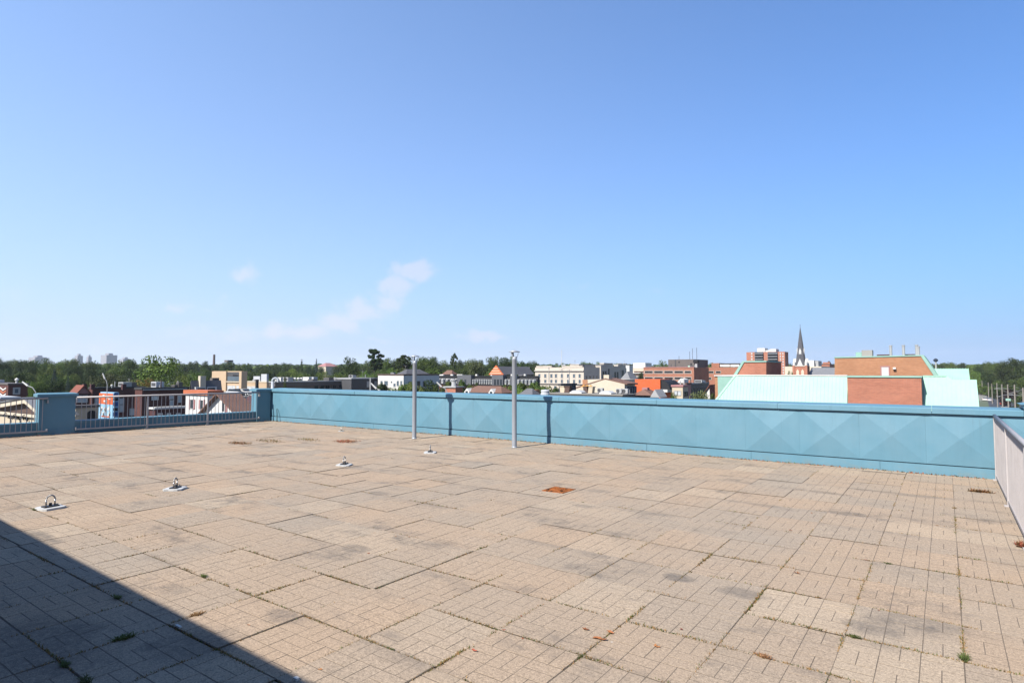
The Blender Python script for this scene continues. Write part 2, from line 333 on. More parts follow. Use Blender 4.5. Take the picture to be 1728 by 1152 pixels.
def copy_tree(root, loc, rot=(0,0,0), scale=(1,1,1), label=None, group=None, matmap=None):
    r = root.copy(); COL.objects.link(r); r.location = loc; r.rotation_euler = rot; r.scale = scale
    if label: r['label'] = label
    if group: r['group'] = group
    for ch in root.children:
        c = ch.copy(); COL.objects.link(c); c.parent = r
        if matmap and ch.name.split('.')[0] in matmap:
            c.material_slots[0].link = 'OBJECT'; c.material_slots[0].material = M[matmap[ch.name.split('.')[0]]]
        for g in ch.children:
            d = g.copy(); COL.objects.link(d); d.parent = c
    return r

# ================================================================== LARGE STRUCTURE
WALL_A, WALL_B = (-18.2, 11.53), (0.57, 11.80)           # inner face of the long blue parapet, at deck level
wd = Vector((WALL_B[0]-WALL_A[0], WALL_B[1]-WALL_A[1])).normalized(); wnrm = Vector((-wd.y, wd.x))
def wp(s, off, z):                                        # s = metres along the wall from its right end (negative to the left), off = outwards
    return (WALL_B[0]+wd.x*s+wnrm.x*off, WALL_B[1]+wd.y*s+wnrm.y*off, z)
FEN_A, FEN_B = (-18.98, 4.0), (-18.15, 11.5)              # left edge line, inner face
fd = Vector((FEN_B[0]-FEN_A[0], FEN_B[1]-FEN_A[1])).normalized(); fnrm = Vector((-fd.y, fd.x))
def fp(s, off, z): return (FEN_B[0]+fd.x*s+fnrm.x*off, FEN_B[1]+fd.y*s+fnrm.y*off, z)   # s<0 towards the camera side, off outwards

g = MB(); g.quad((-4150,-4150,G),(4150,-4150,G),(4150,4150,G),(-4150,4150,G))
t = NT('town_ground'); P = t.pos(); t.col(t.mix(t.rng(t.noise(P, .02, 6, .6), .42, .6), (.05,.065,.03), (.16,.15,.13))); t.set(Roughness=.95)
M['ground'] = t.m
tag(g.build('ground', 'ground'), kind='structure')
d = MB(); d.box(-19.7, 4.6, -9.0, 12.4, G+.01, -.016)
deck = tag(d.build('roof_deck', 'dirt'), kind='structure')

# --- paving slabs: 0.6 m square, moulded in a 3 x 3 basket weave of brick pairs
def slab_mesh(name, flip, seed):
    r_ = random.Random(seed); m = MB(); S = .5955; h = S/2; c = S/3; gz = -.0015; gp = .0020; bv = .0008
    m.mat(1); q = h-.004; m.quad((-q,-q,gz),(q,-q,gz),(q,q,gz),(-q,q,gz))
    q = h+.0055; zr_ = -.0028
    for a, b in (((-h,-h),(h,-h)),((h,-h),(h,h)),((h,h),(-h,h)),((-h,h),(-h,-h))):
        e_ = lambda p: (math.copysign(q, p[0]), math.copysign(q, p[1]))
        m.quad((*a, zr_), (*b, zr_), (*e_(b), zr_-.001), (*e_(a), zr_-.001))
    m.mat(0)
    for a, b in (((-h,-h),(h,-h)),((h,-h),(h,h)),((h,h),(-h,h)),((-h,h),(-h,-h))): m.quad((a[0],a[1],-.06),(b[0],b[1],-.06),(b[0],b[1],gz),(a[0],a[1],gz))
    for i in range(3):
        for j in range(3):
            x0, y0 = -h+i*c, -h+j*c
            vert = ((i+j+flip) % 2 == 0)
            rects = ((x0, x0+c/2, y0, y0+c), (x0+c/2, x0+c, y0, y0+c)) if vert else ((x0, x0+c, y0, y0+c/2), (x0, x0+c, y0+c/2, y0+c))
            for (a0, a1, b0, b1) in rects:
                e = lambda v, g_: 0.0 if abs(abs(v)-h) < 1e-6 else g_
                A0, A1, B0, B1 = a0+e(a0, gp), a1-e(a1, gp), b0+e(b0, gp*1.5), b1-e(b1, gp*1.5); dz = r_.uniform(-.0012, .0006)
                lo = [(A0,B0),(A1,B0),(A1,B1),(A0,B1)]; hi = [(A0+bv,B0+bv),(A1-bv,B0+bv),(A1-bv,B1-bv),(A0+bv,B1-bv)]
                m.quad(*[(x, y, dz) for x, y in hi])
                for k in range(4):
                    n = (k+1) % 4; m.quad((*lo[k], gz), (*lo[n], gz), (*hi[n], dz), (*hi[k], dz))
    return m
slab_mb = [slab_mesh('paving_slab', f, 3+f+10*v) for v in range(2) for f in (0, 1)]
slab_me = [m.mesh('paving_slab', ['slab', 'dirt']) for m in slab_mb]
cells = []; COLJ = {i: random.gauss(0, .009) for i in range(-40, 12)}
for i in range(-33, 8):
    for j in range(-9, 20):
        x, y = .04+.6*(i+.5), .13+.6*(j+.5)
        fx = FEN_B[0] + (y-FEN_B[1])*fd.x/fd.y
        if x < fx-.2 or y > 12.2 or x > 4.3: continue
        D = float(np.dot(np.array([x, y, -CAMZ]), _fw))
        if D > .6:
            px = 864+F*float(np.dot(np.array([x, y, -CAMZ]), _rt))/D; py = 576-F*float(np.dot(np.array([x, y, -CAMZ]), _up))/D
        else: px = py = 99999
        seen = -60 < px < 1790 and 690 < py < 1230
        y += COLJ[i]
        cells.append((0 if seen else 1, D if seen else 50+abs(x)+abs(y), i, j, x, y))
cells.sort()
sv, sf, smi = [], [], []
for k, (ns, D, i, j, x, y) in enumerate(cells):
    v = random.randrange(2); fl = (i + j) % 2 if random.random() < .9 else random.randrange(2)
    q = v*2+fl
    dz = random.gauss(0, .0018); rx, ry, rz = random.gauss(0, .0042), random.gauss(0, .0050), random.gauss(0, .003)
    if random.random() < .07: dz += .005; ry += random.choice((-.006, .007))
    loc = (x+random.gauss(0, .0012), y+random.gauss(0, .0012), dz)
    if k < 300 and not ns:
        o = bpy.data.objects.new('paving_slab', slab_me[q]); COL.objects.link(o); o.parent = deck; o.location = loc; o.rotation_euler = (rx, ry, rz); o.scale = (1, .988, 1)
    else:
        mt = Matrix.Translation(loc) @ Euler((rx, ry, rz)).to_matrix().to_4x4() @ Matrix.Diagonal((1, .988, 1, 1)); b = len(sv)
        sv += [tuple(mt @ Vector(p)) for p in slab_mb[q].v]; sf += [tuple(b+a for a in f) for f in slab_mb[q].f]; smi += slab_mb[q].mi
me = bpy.data.meshes.new('distant_paving_slabs'); me.from_pydata(sv, [], sf); me.materials.append(M['slab']); me.materials.append(M['dirt']); me.polygons.foreach_set('material_index', smi)
o = bpy.data.objects.new('distant_paving_slabs', me); COL.objects.link(o); o.parent = deck; o['kind'] = 'stuff'

# --- long blue parapet: embossed panels, base flashing, coping
PH = 1.06
par = thing('parapet_wall', 'long light blue metal parapet wall with embossed diamond panels behind the vent pipes', 'parapet', wp(-9, .2, 0))
def obox(mb, fn, s0, s1, o0, o1, z0, z1):
    b = len(mb.v); mb.v += [fn(s, o, z) for z in (z0, z1) for s, o in ((s0,o0),(s1,o0),(s1,o1),(s0,o1))]
    for f in ((0,3,2,1),(4,5,6,7),(0,1,5,4),(1,2,6,5),(2,3,7,6),(3,0,4,7)): mb.f.append(tuple(b+i for i in f)); mb.mi.append(mb.cur)
LW = -18.85
b = MB(); obox(b, wp, LW, 2.6, .012, .36, -.05, PH-.075); b.build('wall_core', 'seam', par)
pz0, pz1 = .165, PH-.085; pitch = .93; k = 0; s1 = .07
while s1 > LW+.3:
    s0 = max(s1-pitch, LW); m = MB(); cxs = (s0+s1)/2; cz = (pz0+pz1)/2; e = .004; z1r = pz1
    dep = random.choice((.034, .040, .032, .018, .036, .026)) * (1 if s1-s0 > .9 else .6)
    if k in (4, 9, 14): dep = .004
    e = .0006; c4 = [wp(s0+e, 0, pz0), wp(s1-e, 0, pz0), wp(s1-e, 0, z1r), wp(s0+e, 0, z1r)]; ap = wp(cxs+random.uniform(-.03, .03), -dep, cz+random.uniform(-.02, .02))
    for i in range(4): m.quad(c4[i], c4[(i+1) % 4], ap)
    for i in range(4):
        a, c = c4[i], c4[(i+1) % 4]; nn = (wnrm.x*.02, wnrm.y*.02)
        m.quad(a, c, (c[0]+nn[0], c[1]+nn[1], c[2]), (a[0]+nn[0], a[1]+nn[1], a[2]))
    m.build('panel', 'blue', par); s1 = s0; k += 1
for s0, s1 in ((.078, 1.0), (1.0, 1.93), (1.93, 2.6)):       # beyond the right railing
    m = MB(); c4 = [wp(s0, 0, pz0), wp(s1-.006, 0, pz0), wp(s1-.006, 0, pz1), wp(s0, 0, pz1)]; ap = wp((s0+s1)/2, -.03, (pz0+pz1)/2)
    for i in range(4): m.quad(c4[i], c4[(i+1) % 4], ap)
    m.build('panel', 'blue', par)
s1 = 2.6; w_ = 2.05
while s1 > LW+.1:
    s0 = max(s1-w_, LW); m = MB(); j0 = random.uniform(-.004, .003); obox(m, wp, s0+.002, s1-.002, -.014+j0, .012, -.02, .145+random.uniform(-.003, .004)); m.build('base_flashing', 'blue', par); s1 = s0
edges = [2.6, .36] + [-.77-2.3*i for i in range(8)] + [LW]
for a, c in zip(edges[:-1], edges[1:]):
    m = MB(); z0 = PH-.092+random.uniform(-.003, .003); o0 = -.05+random.uniform(-.004, .004)
    prof = [(o0, z0), (o0, PH-.012), (o0+.012, PH), (.40, PH+.018), (.43, PH+.006), (.43, z0)]
    n = len(prof); bI = len(m.v); m.v += [wp(a-.0025, q[0], q[1]) for q in prof] + [wp(c+.0025, q[0], q[1]) for q in prof]
    m.f.append(tuple(bI+i for i in range(n))); m.f.append(tuple(bI+n+i for i in range(n))); m.mi += [0, 0]
    for i in range(n): m.f.append((bI+i, bI+(i+1) % n, bI+n+(i+1) % n, bI+n+i)); m.mi.append(0)
    m.build('coping', 'blue', par)
# corner pier beyond the right railing: a wider cap with hipped top
pier = thing('corner_pier', 'blue corner pier with hipped cap at the right end of the long parapet', 'pier', wp(.55, .2, 0))
m = MB(); obox(m, wp, .36, 1.5, -.05, .5, PH+.022, PH+.085); m.build('cap_fascia', 'blue', pier)
m = MB(); z0, z1 = PH+.085, PH+.125
c0 = [wp(.33, -.08, z0), wp(1.53, -.08, z0), wp(1.53, .53, z0), wp(.33, .53, z0)]; c1 = [wp(.5, .06, z1), wp(1.36, .06, z1), wp(1.36, .4, z1), wp(.5, .4, z1)]
m.quad(*c1)
for i in range(4): m.quad(c0[i], c0[(i+1) % 4], c1[(i+1) % 4], c1[i])
m.quad(*c0[::-1]); m.build('cap', 'blue', pier)

# --- left edge: low upstand wall between tall piers
def fs(px):                                               # photo column -> metres along the left edge line
    lo, hi = -16.0, .5
    for _ in range(50):
        mid = (lo+hi)/2; p = np.array(fp(mid, 0, 0.0))-CAM; q = 864+F*np.dot(p, _rt)/np.dot(p, _fw)
        if q < px: lo = mid
        else: hi = mid
    return (lo+hi)/2
sP0, sP1, sQ0 = fs(64), fs(126), fs(433)
low = thing('upstand_wall', 'low blue upstand wall with pale coping under the left railings', 'parapet', fp(-6, .2, 0))
for a, c in ((-16, sP0), (sP1, sQ0)):
    m = MB(); obox(m, fp, a, c, .06, .36, -.05, .265); m.build('wall', 'blue', low)
    n = 2; st = (c-a)/n
    for i in range(n): m = MB(); obox(m, fp, a+i*st+.003, a+(i+1)*st-.003, .035, .40, .265, .33); m.build('coping', 'blue', low)
def pier_at(s0, s1, label):
    t_ = thing('parapet_pier', label, 'pier', fp((s0+s1)/2, .2, 0), 'piers on the left edge')
    m = MB(); obox(m, fp, s0, s1, 0, .40, -.05, .985); m.build('body', 'blue', t_)
    m = MB(); obox(m, fp, s0-.004, s1+.004, -.012, .0, .0, .14); m.build('base_flashing', 'blue', t_)
    m = MB(); z0, z1, zz = .985, 1.05, 1.075
    obox(m, fp, s0-.05, s1+.05, -.05, .45, z0, z1)
    c0 = [fp(s0-.05, -.05, z1), fp(s1+.05, -.05, z1), fp(s1+.05, .45, z1), fp(s0-.05, .45, z1)]; c1 = [fp(s0+.02, .02, zz), fp(s1-.02, .02, zz), fp(s1-.02, .38, zz), fp(s0+.02, .38, zz)]
    m.quad(*c1)
    for i in range(4): m.quad(c0[i], c0[(i+1) % 4], c1[(i+1) % 4], c1[i])
    m.build('coping', 'blue', t_)
pier_at(sP0, sP1, 'shaded blue pier standing between the two sections of left railing')
pier_at(sQ0, -.02, 'shaded blue pier in the far left corner where the long parapet starts')

# --- railings
def railing(fn, s0, s1, off, posts, label, H=.95, zb=.11, ends=True, pick=.105):
    t_ = thing('railing', label, 'railing', fn((s0+s1)/2, off, 0))
    m = MB(); m.tube(fn(s0, off, H), fn(s1, off, H), .024, n=12); m.build('top_rail', 'rail', t_, smooth=True)
    m = MB(); obox(m, fn, s0, s1, off-.013, off+.013, zb-.018, zb+.018); m.build('bottom_rail', 'rail', t_)
    for p in posts:
        m = MB(); obox(m, fn, p-.02, p+.02, off-.02, off+.02, .0, H-.01); obox(m, fn, p-.05, p+.05, off-.05, off+.05, 0, .012); m.build('post', 'rail', t_)
    n = int((s1-s0)/pick); st = (s1-s0)/n; base = None
    for i in range(1, n):
        s = s0+st*i
        if any(abs(s-p) < .045 for p in posts): continue
        m = MB(); m.tube(fn(s, off, zb+.01), fn(s, off, H-.01), .0085, n=8, cap=False); m.build('picket', 'rail', t_, smooth=True)
    for s, sg in ((s0, 1), (s1, -1)):
        if ends:
            m = MB(); obox(m, fn, s-.014, s+.014, off-.012, .012, H-.13, H-.05); obox(m, fn, s-.014, s+.014, off-.012, .012, zb-.02, zb+.05); m.build('bracket', 'rail', t_)
    return t_
railing(fp, -16, fs(78), -.06, [fs(78)-2.6], 'pale metal picket railing at the far left, left of the shaded pier')
railing(fp, fs(127), fs(436), -.06, [fs(247), fs(349)], 'pale metal picket railing between the two blue piers on the left')
RX0, RX1 = .585, .585
def rp(s, off, z): return (RX0+off, s, z)
RS1 = WALL_B[1]-.06
railing(rp, 3.0, RS1, 0.0, [RS1-.03, RS1-2.2, RS1-4.4, RS1-6.6], 'pale pinkish picket railing running along the right edge of the deck', H=.97, zb=.06, ends=False, pick=.1)

# --- penthouse behind the camera (its shadow crosses the near left paving)
pent = thing('rooftop_penthouse', 'rooftop stair penthouse whose shadow falls over the near left paving', 'penthouse', (-8, -4.5, 0))
PHH = 2.75; edge = onZ(255, 1016, 0.0)[1]; pv = edge - PHH/math.tan(SUN_EL)*math.cos(SUN_TRAVEL)
m = MB(); pk0, pk1 = pv-.023*(-22+4.65), pv-.023*(3.2+4.65); m.prism([(-22, -8.6), (3.2, -8.6), (3.2, pk1), (-22, pk0)], 'z', 0.0, PHH-.12); m.build('wall', 'darkbrick', pent)
m = MB(); m.prism([(-22.05, -8.65), (3.25, -8.65), (3.25, pk1+.02), (-22.05, pk0+.02)], 'z', PHH-.12, PHH); m.build('coping', 'blue', pent)
m = MB(); m.box(-2.4, -1.4, pv-.1, pv+.0, .02, 2.1); m.build('door', 'grey', pent)

# ================================================================== THINGS ON THE DECK
def vent_pipe(px, py, pytop, label):
    b = onZ(px, py, 0.0); D = float(np.dot(b-CAM, _fw)); H = CAMZ - (pytop-(576+F*math.tan(PITCH)))*D/F; rr = .052
    t_ = thing('vent_pipe', label, 'vent pipe', (b[0], b[1], 0), 'vent pipes')
    m = MB(); m.lathe(b, [(rr*1.0, -.05), (rr, .02), (rr, H-.20), (rr*1.03, H-.198), (rr*1.03, H-.12)], 24); m.build('pipe', 'galv', t_, smooth=True)
    m = MB(); m.lathe(b, [(rr+.008, 0.0), (rr+.008, .012), (rr+.003, .02), (rr+.002, .03)], 24); m.build('collar', 'galv', t_, smooth=True)
    for k in range(3):
        a = R(25+120*k); ca, sa = math.cos(a), math.sin(a); tx, ty = -sa*.016, ca*.016; m = MB()
        p0 = (b[0]+ca*(rr+.003), b[1]+sa*(rr+.003), H-.15); p1 = (b[0]+ca*(rr*1.75), b[1]+sa*(rr*1.75), H-.018)
        for e in (.003,):
            m.quad((p0[0]-tx,p0[1]-ty,p0[2]),(p0[0]+tx,p0[1]+ty,p0[2]),(p1[0]+tx,p1[1]+ty,p1[2]),(p1[0]-tx,p1[1]-ty,p1[2]))
            m.quad((p0[0]-tx+ca*e,p0[1]-ty+sa*e,p0[2]),(p1[0]-tx+ca*e,p1[1]-ty+sa*e,p1[2]),(p1[0]+tx+ca*e,p1[1]+ty+sa*e,p1[2]),(p0[0]+tx+ca*e,p0[1]+ty+sa*e,p0[2]))
        m.build('strap', 'galv', t_)
    m = MB(); m.lathe(b, [(rr*2.35, H-.025), (rr*2.4, H-.015), (rr*.3, H+.022), (.003, H+.026)], 24); m.build('hood', 'galv', t_, smooth=True)
vent_pipe(699, 740, 600, 'galvanised vent pipe with hood, the left one of the pair before the blue parapet')
vent_pipe(868, 755, 592, 'galvanised vent pipe with hood, the right one of the pair before the blue parapet')

def anchor(px, py, label, sc=1.0, rz=0.0):
    b = onZ(px, py, .012); t_ = thing('roof_anchor', label, 'roof anchor', (b[0], b[1], .0), 'roof anchors')
    T = Matrix.Translation(b) @ Matrix.Rotation(rz, 4, 'Z') @ Matrix.Scale(sc, 4)
    def put(mb): mb.v = [tuple(T @ Vector(p)) for p in mb.v]; return mb
    rr = random.Random(px); n = 20; m = MB(); pad = []
    for i in range(n):
        th = 2*math.pi*i/n; q = .135/max(abs(math.cos(th)), abs(math.sin(th)))*rr.uniform(.93, 1.03); q = min(q, .185); pad.append((q*math.cos(th), q*math.sin(th)))
    m.prism(pad, 'z', -.014, .012); put(m).build('pad', 'whitepad', t_)
    m = MB(); m.box(-.05, .05, -.085, .085, .012, .030); pl = put(m).build('base_plate', 'darksteel', t_)
    for q in (-.066, .066):
        m = MB(); m.tube((.028, q, .032), (.028, q, .046), .012, n=6); put(m).build('bolt', 'steel', t_)
    m = MB(); m.tube((0, 0, .032), (0, 0, .062), .017, n=12); put(m).build('stud', 'darksteel', t_, smooth=True)
    pts = [(0, -.05, .03), (0, -.05, .105)] + [(0, -.05*math.cos(a), .105+.054*math.sin(a)) for a in [math.pi*i/10 for i in range(1, 10)]] + [(0, .05, .105), (0, .05, .03)]
    m = MB(); m.path(pts, .0095, 10); put(m).build('loop', 'steel', t_, smooth=True)
anchor(85, 856, 'steel loop roof anchor on white pad nearest the shadow at left', .92, R(6))
anchor(296, 824, 'steel loop roof anchor on white pad, second from the left', .92, R(38))
anchor(581, 784, 'steel loop roof anchor on white pad left of the left vent pipe', .9, R(28))
anchor(726, 763, 'steel loop roof anchor on white pad just in front of the two vent pipes', .9, R(40))
anchor(576, 727, 'small pale roof anchor farthest back near the blue parapet', .5, R(30))

# rusted drain: square frame set in the paving, rotten grate and debris
b = onZ(943, 827, 0.0); dr = thing('floor_drain', 'square orange rusted drain cover sunk in the paving', 'drain', (b[0], b[1], 0))
m = MB()
for x0, x1, y0, y1 in ((-.17,.17,-.17,-.15),(-.17,.17,.15,.17),(-.17,-.15,-.15,.15),(.15,.17,-.15,.15)): m.box(b[0]+x0, b[0]+x1, b[1]+y0, b[1]+y1, -.012, .010)
m.build('frame', 'rust', dr)
rr = random.Random(5); m = MB()
for i in range(9):
    for j in range(9):
        x, y = b[0]-.15+i*.0333, b[1]-.15+j*.0333
        if rr.random() < .16: continue
        zs = [rr.uniform(.005, .016) for _ in range(4)]
        m.quad((x,y,zs[0]),(x+.034,y,zs[1]),(x+.034,y+.034,zs[2]),(x,y+.034,zs[3]))
m.build('rust_plate', 'rust', dr)
for k in range(5):
    m = MB(); y = b[1]-.12+k*.06; m.box(b[0]-.149, b[0]+.149, y-.007, y+.007, .003, .0135); m.build('grate_bar', 'rust', dr)

# cable: thin dark flex leaning at the far corner
m = MB(); p = wp(-18.35, -.05, 0); m.path([(p[0], p[1], .42), (p[0]+.02, p[1]-.02, .36), (p[0]+.1, p[1]-.06, .2), (p[0]+.16, p[1]-.1, .01)], .012, 6)
c_ = m.build('loose_cable', 'black', smooth=True); tag(c_, 'short black cable leaning on the parapet by the far left corner', 'cable')

# weeds, moss and dead leaves
def tuft_mesh(name, n, h, spread, seed):
    r_ = random.Random(seed); m = MB()
    for _ in range(n):
        a = r_.uniform(0, 6.283); q = spread*math.sqrt(r_.random())*.5; x, y = q*math.cos(a), q*math.sin(a)
        hh = h*r_.uniform(.4, 1.0); ln = spread*r_.uniform(.2, .8); w = r_.uniform(.0012, .0032); b_ = r_.uniform(0, 6.283)
        dx, dy = math.cos(b_), math.sin(b_); tx, ty = -dy*w, dx*w
        m.quad((x-tx,y-ty,0),(x+tx,y+ty,0),(x+dx*ln*.5+tx*.8,y+dy*ln*.5+ty*.8,hh*.75),(x+dx*ln*.5-tx*.8,y+dy*ln*.5-ty*.8,hh*.75))
        m.quad((x+dx*ln*.5-tx*.8,y+dy*ln*.5-ty*.8,hh*.75),(x+dx*ln*.5+tx*.8,y+dy*ln*.5+ty*.8,hh*.75),(x+dx*ln,y+dy*ln,hh*.8))
    return m
tufts = [tuft_mesh('weed_tuft', 80, .035, .05, 1), tuft_mesh('weed_tuft', 110, .045, .06, 2), tuft_mesh('weed_tuft', 70, .028, .06, 4)]
tm = {}
for k, m in enumerate(tufts):
    for c in ('weed_green', 'weed_dry'): tm[k, c] = m.mesh('weed_tuft', c)
def tuft(px, py, kind, sc, label, group=None, k=None):
    q = onZ(px, py, 0.0); k = random.randrange(3) if k is None else k
    o = bpy.data.objects.new('weed_tuft', tm[k, kind]); COL.objects.link(o); jx, jy = round((q[0]-.04)/.6)*.6+.04, round((q[1]-.13)/.6)*.6+.13; al = abs(jx-q[0]) < abs(jy-q[1])
    o.location = (jx if al else q[0], q[1] if al else jy, -.002); o.rotation_euler = (0, 0, (math.pi/2 if al else 0)+random.uniform(-.1, .1)); o.scale = (sc*.85, sc*.38, sc*.36)
    tag(o, label, 'weed', group or 'weed tufts in the paving joints'); return o
tuft(58, 860, 'weed_green', 1.8, 'green weed tuft at the left edge of the nearest roof anchor pad', k=0)
tuft(163, 1018, 'weed_green', 1.5, 'green weed tuft in the shadow nearest the shadow edge')
tuft(232, 1090, 'weed_green', 2.1, 'largest dark weed clump in the shadow at the lower left', k=1)
tuft(215, 1122, 'weed_green', 2.0, 'flat weed clump in the shadow just below the largest clump', k=2)
tuft(130, 1115, 'weed_green', 1.5, 'weed clump in the deep shadow left of the two large clumps', k=1)
tuft(345, 1043, 'weed_dry', 1.6, 'half dry weed on the sunny side of the shadow edge', k=1)
tuft(352, 970, 'weed_green', 1.3, 'tiny green weed sprout between the shadow and the anchors')
tuft(1497, 952, 'weed_green', 1.3, 'small green weed in the right hand joints, upper one of the column')
tuft(1632, 1112, 'weed_green', 1.7, 'yellow green weed low at the right edge of the paving', k=1)
tuft(1441, 1077, 'weed_green', 1.3, 'flat green weed at the crossing of two joints, lower right')
tuft(1288, 1111, 'weed_dry', 1.5, 'reddish dry weed in the paving lower right of centre', k=1)
tuft(984, 1110, 'weed_green', 1.0, 'small green weed at a slab corner, bottom centre')
tuft(660, 1095, 'weed_green', 1.1, 'small green weed in a joint, bottom left of centre')
tuft(1609, 857, 'weed_dry', 1.6, 'dry weed in the right hand joint below the parapet corner')
for px, py in ((530,1040),(548,975),(515,978),(630,977),(775,935),(820,925),(1010,934),(905,838),(985,845),(1070,848),(1180,936),(1290,1090),(1390,1000),(1330,855),(1420,880),(1505,905),(1400,835),(1270,818),(1580,880),(1190,945),
               (1240,1000),(755,845),(700,850),(560,870),(470,865),(1455,1010),(1438,1055),(1415,1140),(1630,1060),(620,1000),(870,1000),(1065,1060),(1210,1095),(1130,1072),(240,845),(265,848),(380,815),(650,1020),(300,955),(420,930)):
    tuft(px+random.uniform(-3, 3), py+random.uniform(-3, 3), random.choice(('weed_green', 'weed_dry', 'weed_dry')), random.uniform(.35, .7), 'tiny weed sprout growing in a joint of the sunny paving', 'tiny sprouts in the sunny joints')
# dead grass growing through at the back: a mat each
def mat_(px, py, rx, ry, n, kinds, label):
    q = onZ(px, py, 0.0); m = MB(); r_ = random.Random(px)
    for _ in range(n):
        a = r_.uniform(0, 6.28); s_ = math.sqrt(r_.random())*r_.uniform(.5, 1); x, y = q[0]+rx*s_*math.cos(a), q[1]+ry*s_*math.sin(a); h = r_.uniform(.01, .055); b_ = r_.uniform(0, 6.28); ln = r_.uniform(.02, .07); w = .006
        m.cur = 0 if r_.random() < .55 else 1
        dx, dy = math.cos(b_), math.sin(b_); m.quad((x-dy*w, y+dx*w, 0), (x+dy*w, y-dx*w, 0), (x+dx*ln, y+dy*ln, h))
    o = m.build('dead_grass_patch', kinds); tag(o, label, 'grass patch'); 
mat_(584, 745, .42, .3, 420, ['weed_dry', 'leaf_litter'], 'brown dead grass patch on the far paving near the left vent pipe')
mat_(405, 748, .45, .2, 260, ['leaf_litter', 'weed_dry'], 'rusty dead grass patch on the far paving towards the left corner')
mat_(455, 744, .6, .25, 160, ['weed_dry', 'weed_green'], 'thin straw coloured grass patch beside the rusty one at the back')
mat_(520, 742, .6, .2, 140, ['weed_dry', 'weed_green'], 'thin yellowish grass streak between the two dead grass patches')
mat_(1655, 830, .16, .05, 260, ['leaf_litter', 'weed_dry'], 'line of dry orange litter beside the right railing foot')
mat_(1722, 920, .05, .1, 120, ['weed_dry', 'leaf_litter'], 'dry grass bits at the foot of the right railing near the picture edge')
def leaf(px, py, sc, label, group):
    q = onZ(px, py, 0.0); r_ = random.Random(px*7+py); m = MB(); a = r_.uniform(0, 6.28); n = 11; jj = [r_.uniform(.35, 1.0) for _ in range(n)]
    rim = [(sc*jj[i]*math.cos(a+i*2*math.pi/n), sc*.6*jj[i]*math.sin(a+i*2*math.pi/n), r_.uniform(.002, sc*.45)*jj[i]) for i in range(n)]
    for i in range(n): m.quad((q[0], q[1], .004), (q[0]+rim[i][0], q[1]+rim[i][1], rim[i][2]+.003), (q[0]+rim[(i+1) % n][0], q[1]+rim[(i+1) % n][1], rim[(i+1) % n][2]+.003))
    o = m.build('dry_leaf', 'leaf_litter'); tag(o, label, 'leaf', group)
leaf(1012, 1078, .055, 'largest curled brown leaf lying at the bottom centre', 'dead leaves on the paving')
leaf(988, 1062, .035, 'curled brown leaf just above left of the largest leaf', 'dead leaves on the paving')
leaf(1031, 1068, .035, 'curled brown leaf just above right of the largest leaf', 'dead leaves on the paving')
leaf(1107, 1091, .03, 'flat brown leaf right of the three curled leaves', 'dead leaves on the paving')
leaf(1345, 967, .03, 'lone brown leaf on a slab, right of centre', 'dead leaves on the paving')
for px, py in ((850,1063),(882,1078),(622,934),(690,906),(756,936),(1440,838),(1370,866),(1445,870),(1462,945),(1540,862),(1690,884),(880,1040),(800,1098),(420,1055),(1335,895),(835,905),(668,905),(1483,1030),(1150,1062),(540,1130)):
    leaf(px, py, random.uniform(.012, .022), 'tiny scrap of dead leaf scattered on the sunny paving', 'leaf scraps')
q = onZ(301, 1058, 0.0); m = MB(); m.box(q[0]-.03, q[0]+.03, q[1]-.008, q[1]+.008, .003, .013)
tag(m.build('paper_scrap', 'white'), 'small white paper scrap in the shadow near its edge', 'scrap')
q = onZ(500, 1148, 0.0); m = MB(); m.box(q[0]-.015, q[0]+.015, q[1]-.01, q[1]+.01, .003, .018)
tag(m.build('paper_scrap', 'white'), 'small white scrap at the bottom where the shadow leaves the picture', 'scrap')
# joint moss (cannot be counted)
m = MB(); r_ = random.Random(3)
for _ in range(560):
    px = r_.uniform(40, 1700); py = 740+r_.random()**.8*400; q = onZ(px, py, 0)
    if q[0] > .5 or q[1] > 11.3 or q[0] < -18: continue
    along = r_.random() < .5; ln = r_.uniform(.05, .4)
    x0 = round((q[0]-.04)/.6)*.6+.04; y0 = round((q[1]-.13)/.6)*.6+.13
    for _k in range(int(ln*130)):
        u = r_.uniform(-ln/2, ln/2); x, y = (x0+r_.gauss(0, .005), q[1]+u) if along else (q[0]+u, y0+r_.gauss(0, .005))
        m.cur = 0 if r_.random() < .4 else 1; a = r_.uniform(0, 6.28); w = r_.uniform(.003, .008); h = r_.uniform(.004, .014)
        m.quad((x+w*math.cos(a), y+w*math.sin(a), -.012), (x-w*math.cos(a), y-w*math.sin(a), -.012), (x+r_.gauss(0, .01), y+r_.gauss(0, .01), h))
for _ in range(2600):                                   # litter blown against the long parapet and the left edge
    if r_.random() < .8: s_ = r_.uniform(-18.6, -.1); clump = .5+.5*math.sin(s_*2.1)*math.sin(s_*.73+1); x, y, _z = wp(s_, -.02-abs(r_.gauss(0, .03))*(.4+clump), 0)
    else: x, y, _z = fp(r_.uniform(-9, -.2), -.03-abs(r_.gauss(0, .04)), 0)
    m.cur = 0 if r_.random() < .25 else (1 if r_.random() < .4 else 2); a = r_.uniform(0, 6.28); w = r_.uniform(.005, .016); h = r_.uniform(.004, .03)
    m.quad((x+w*math.cos(a), y+w*math.sin(a), .001), (x-w*math.cos(a), y-w*math.sin(a), .001), (x+r_.gauss(0, .015), y+r_.gauss(0, .015), h))
tag(m.build('joint_moss', ['weed_green', 'weed_dry', 'leaf_litter']), 'moss and dry litter along the paving joints and wall feet', 'moss', kind='stuff')

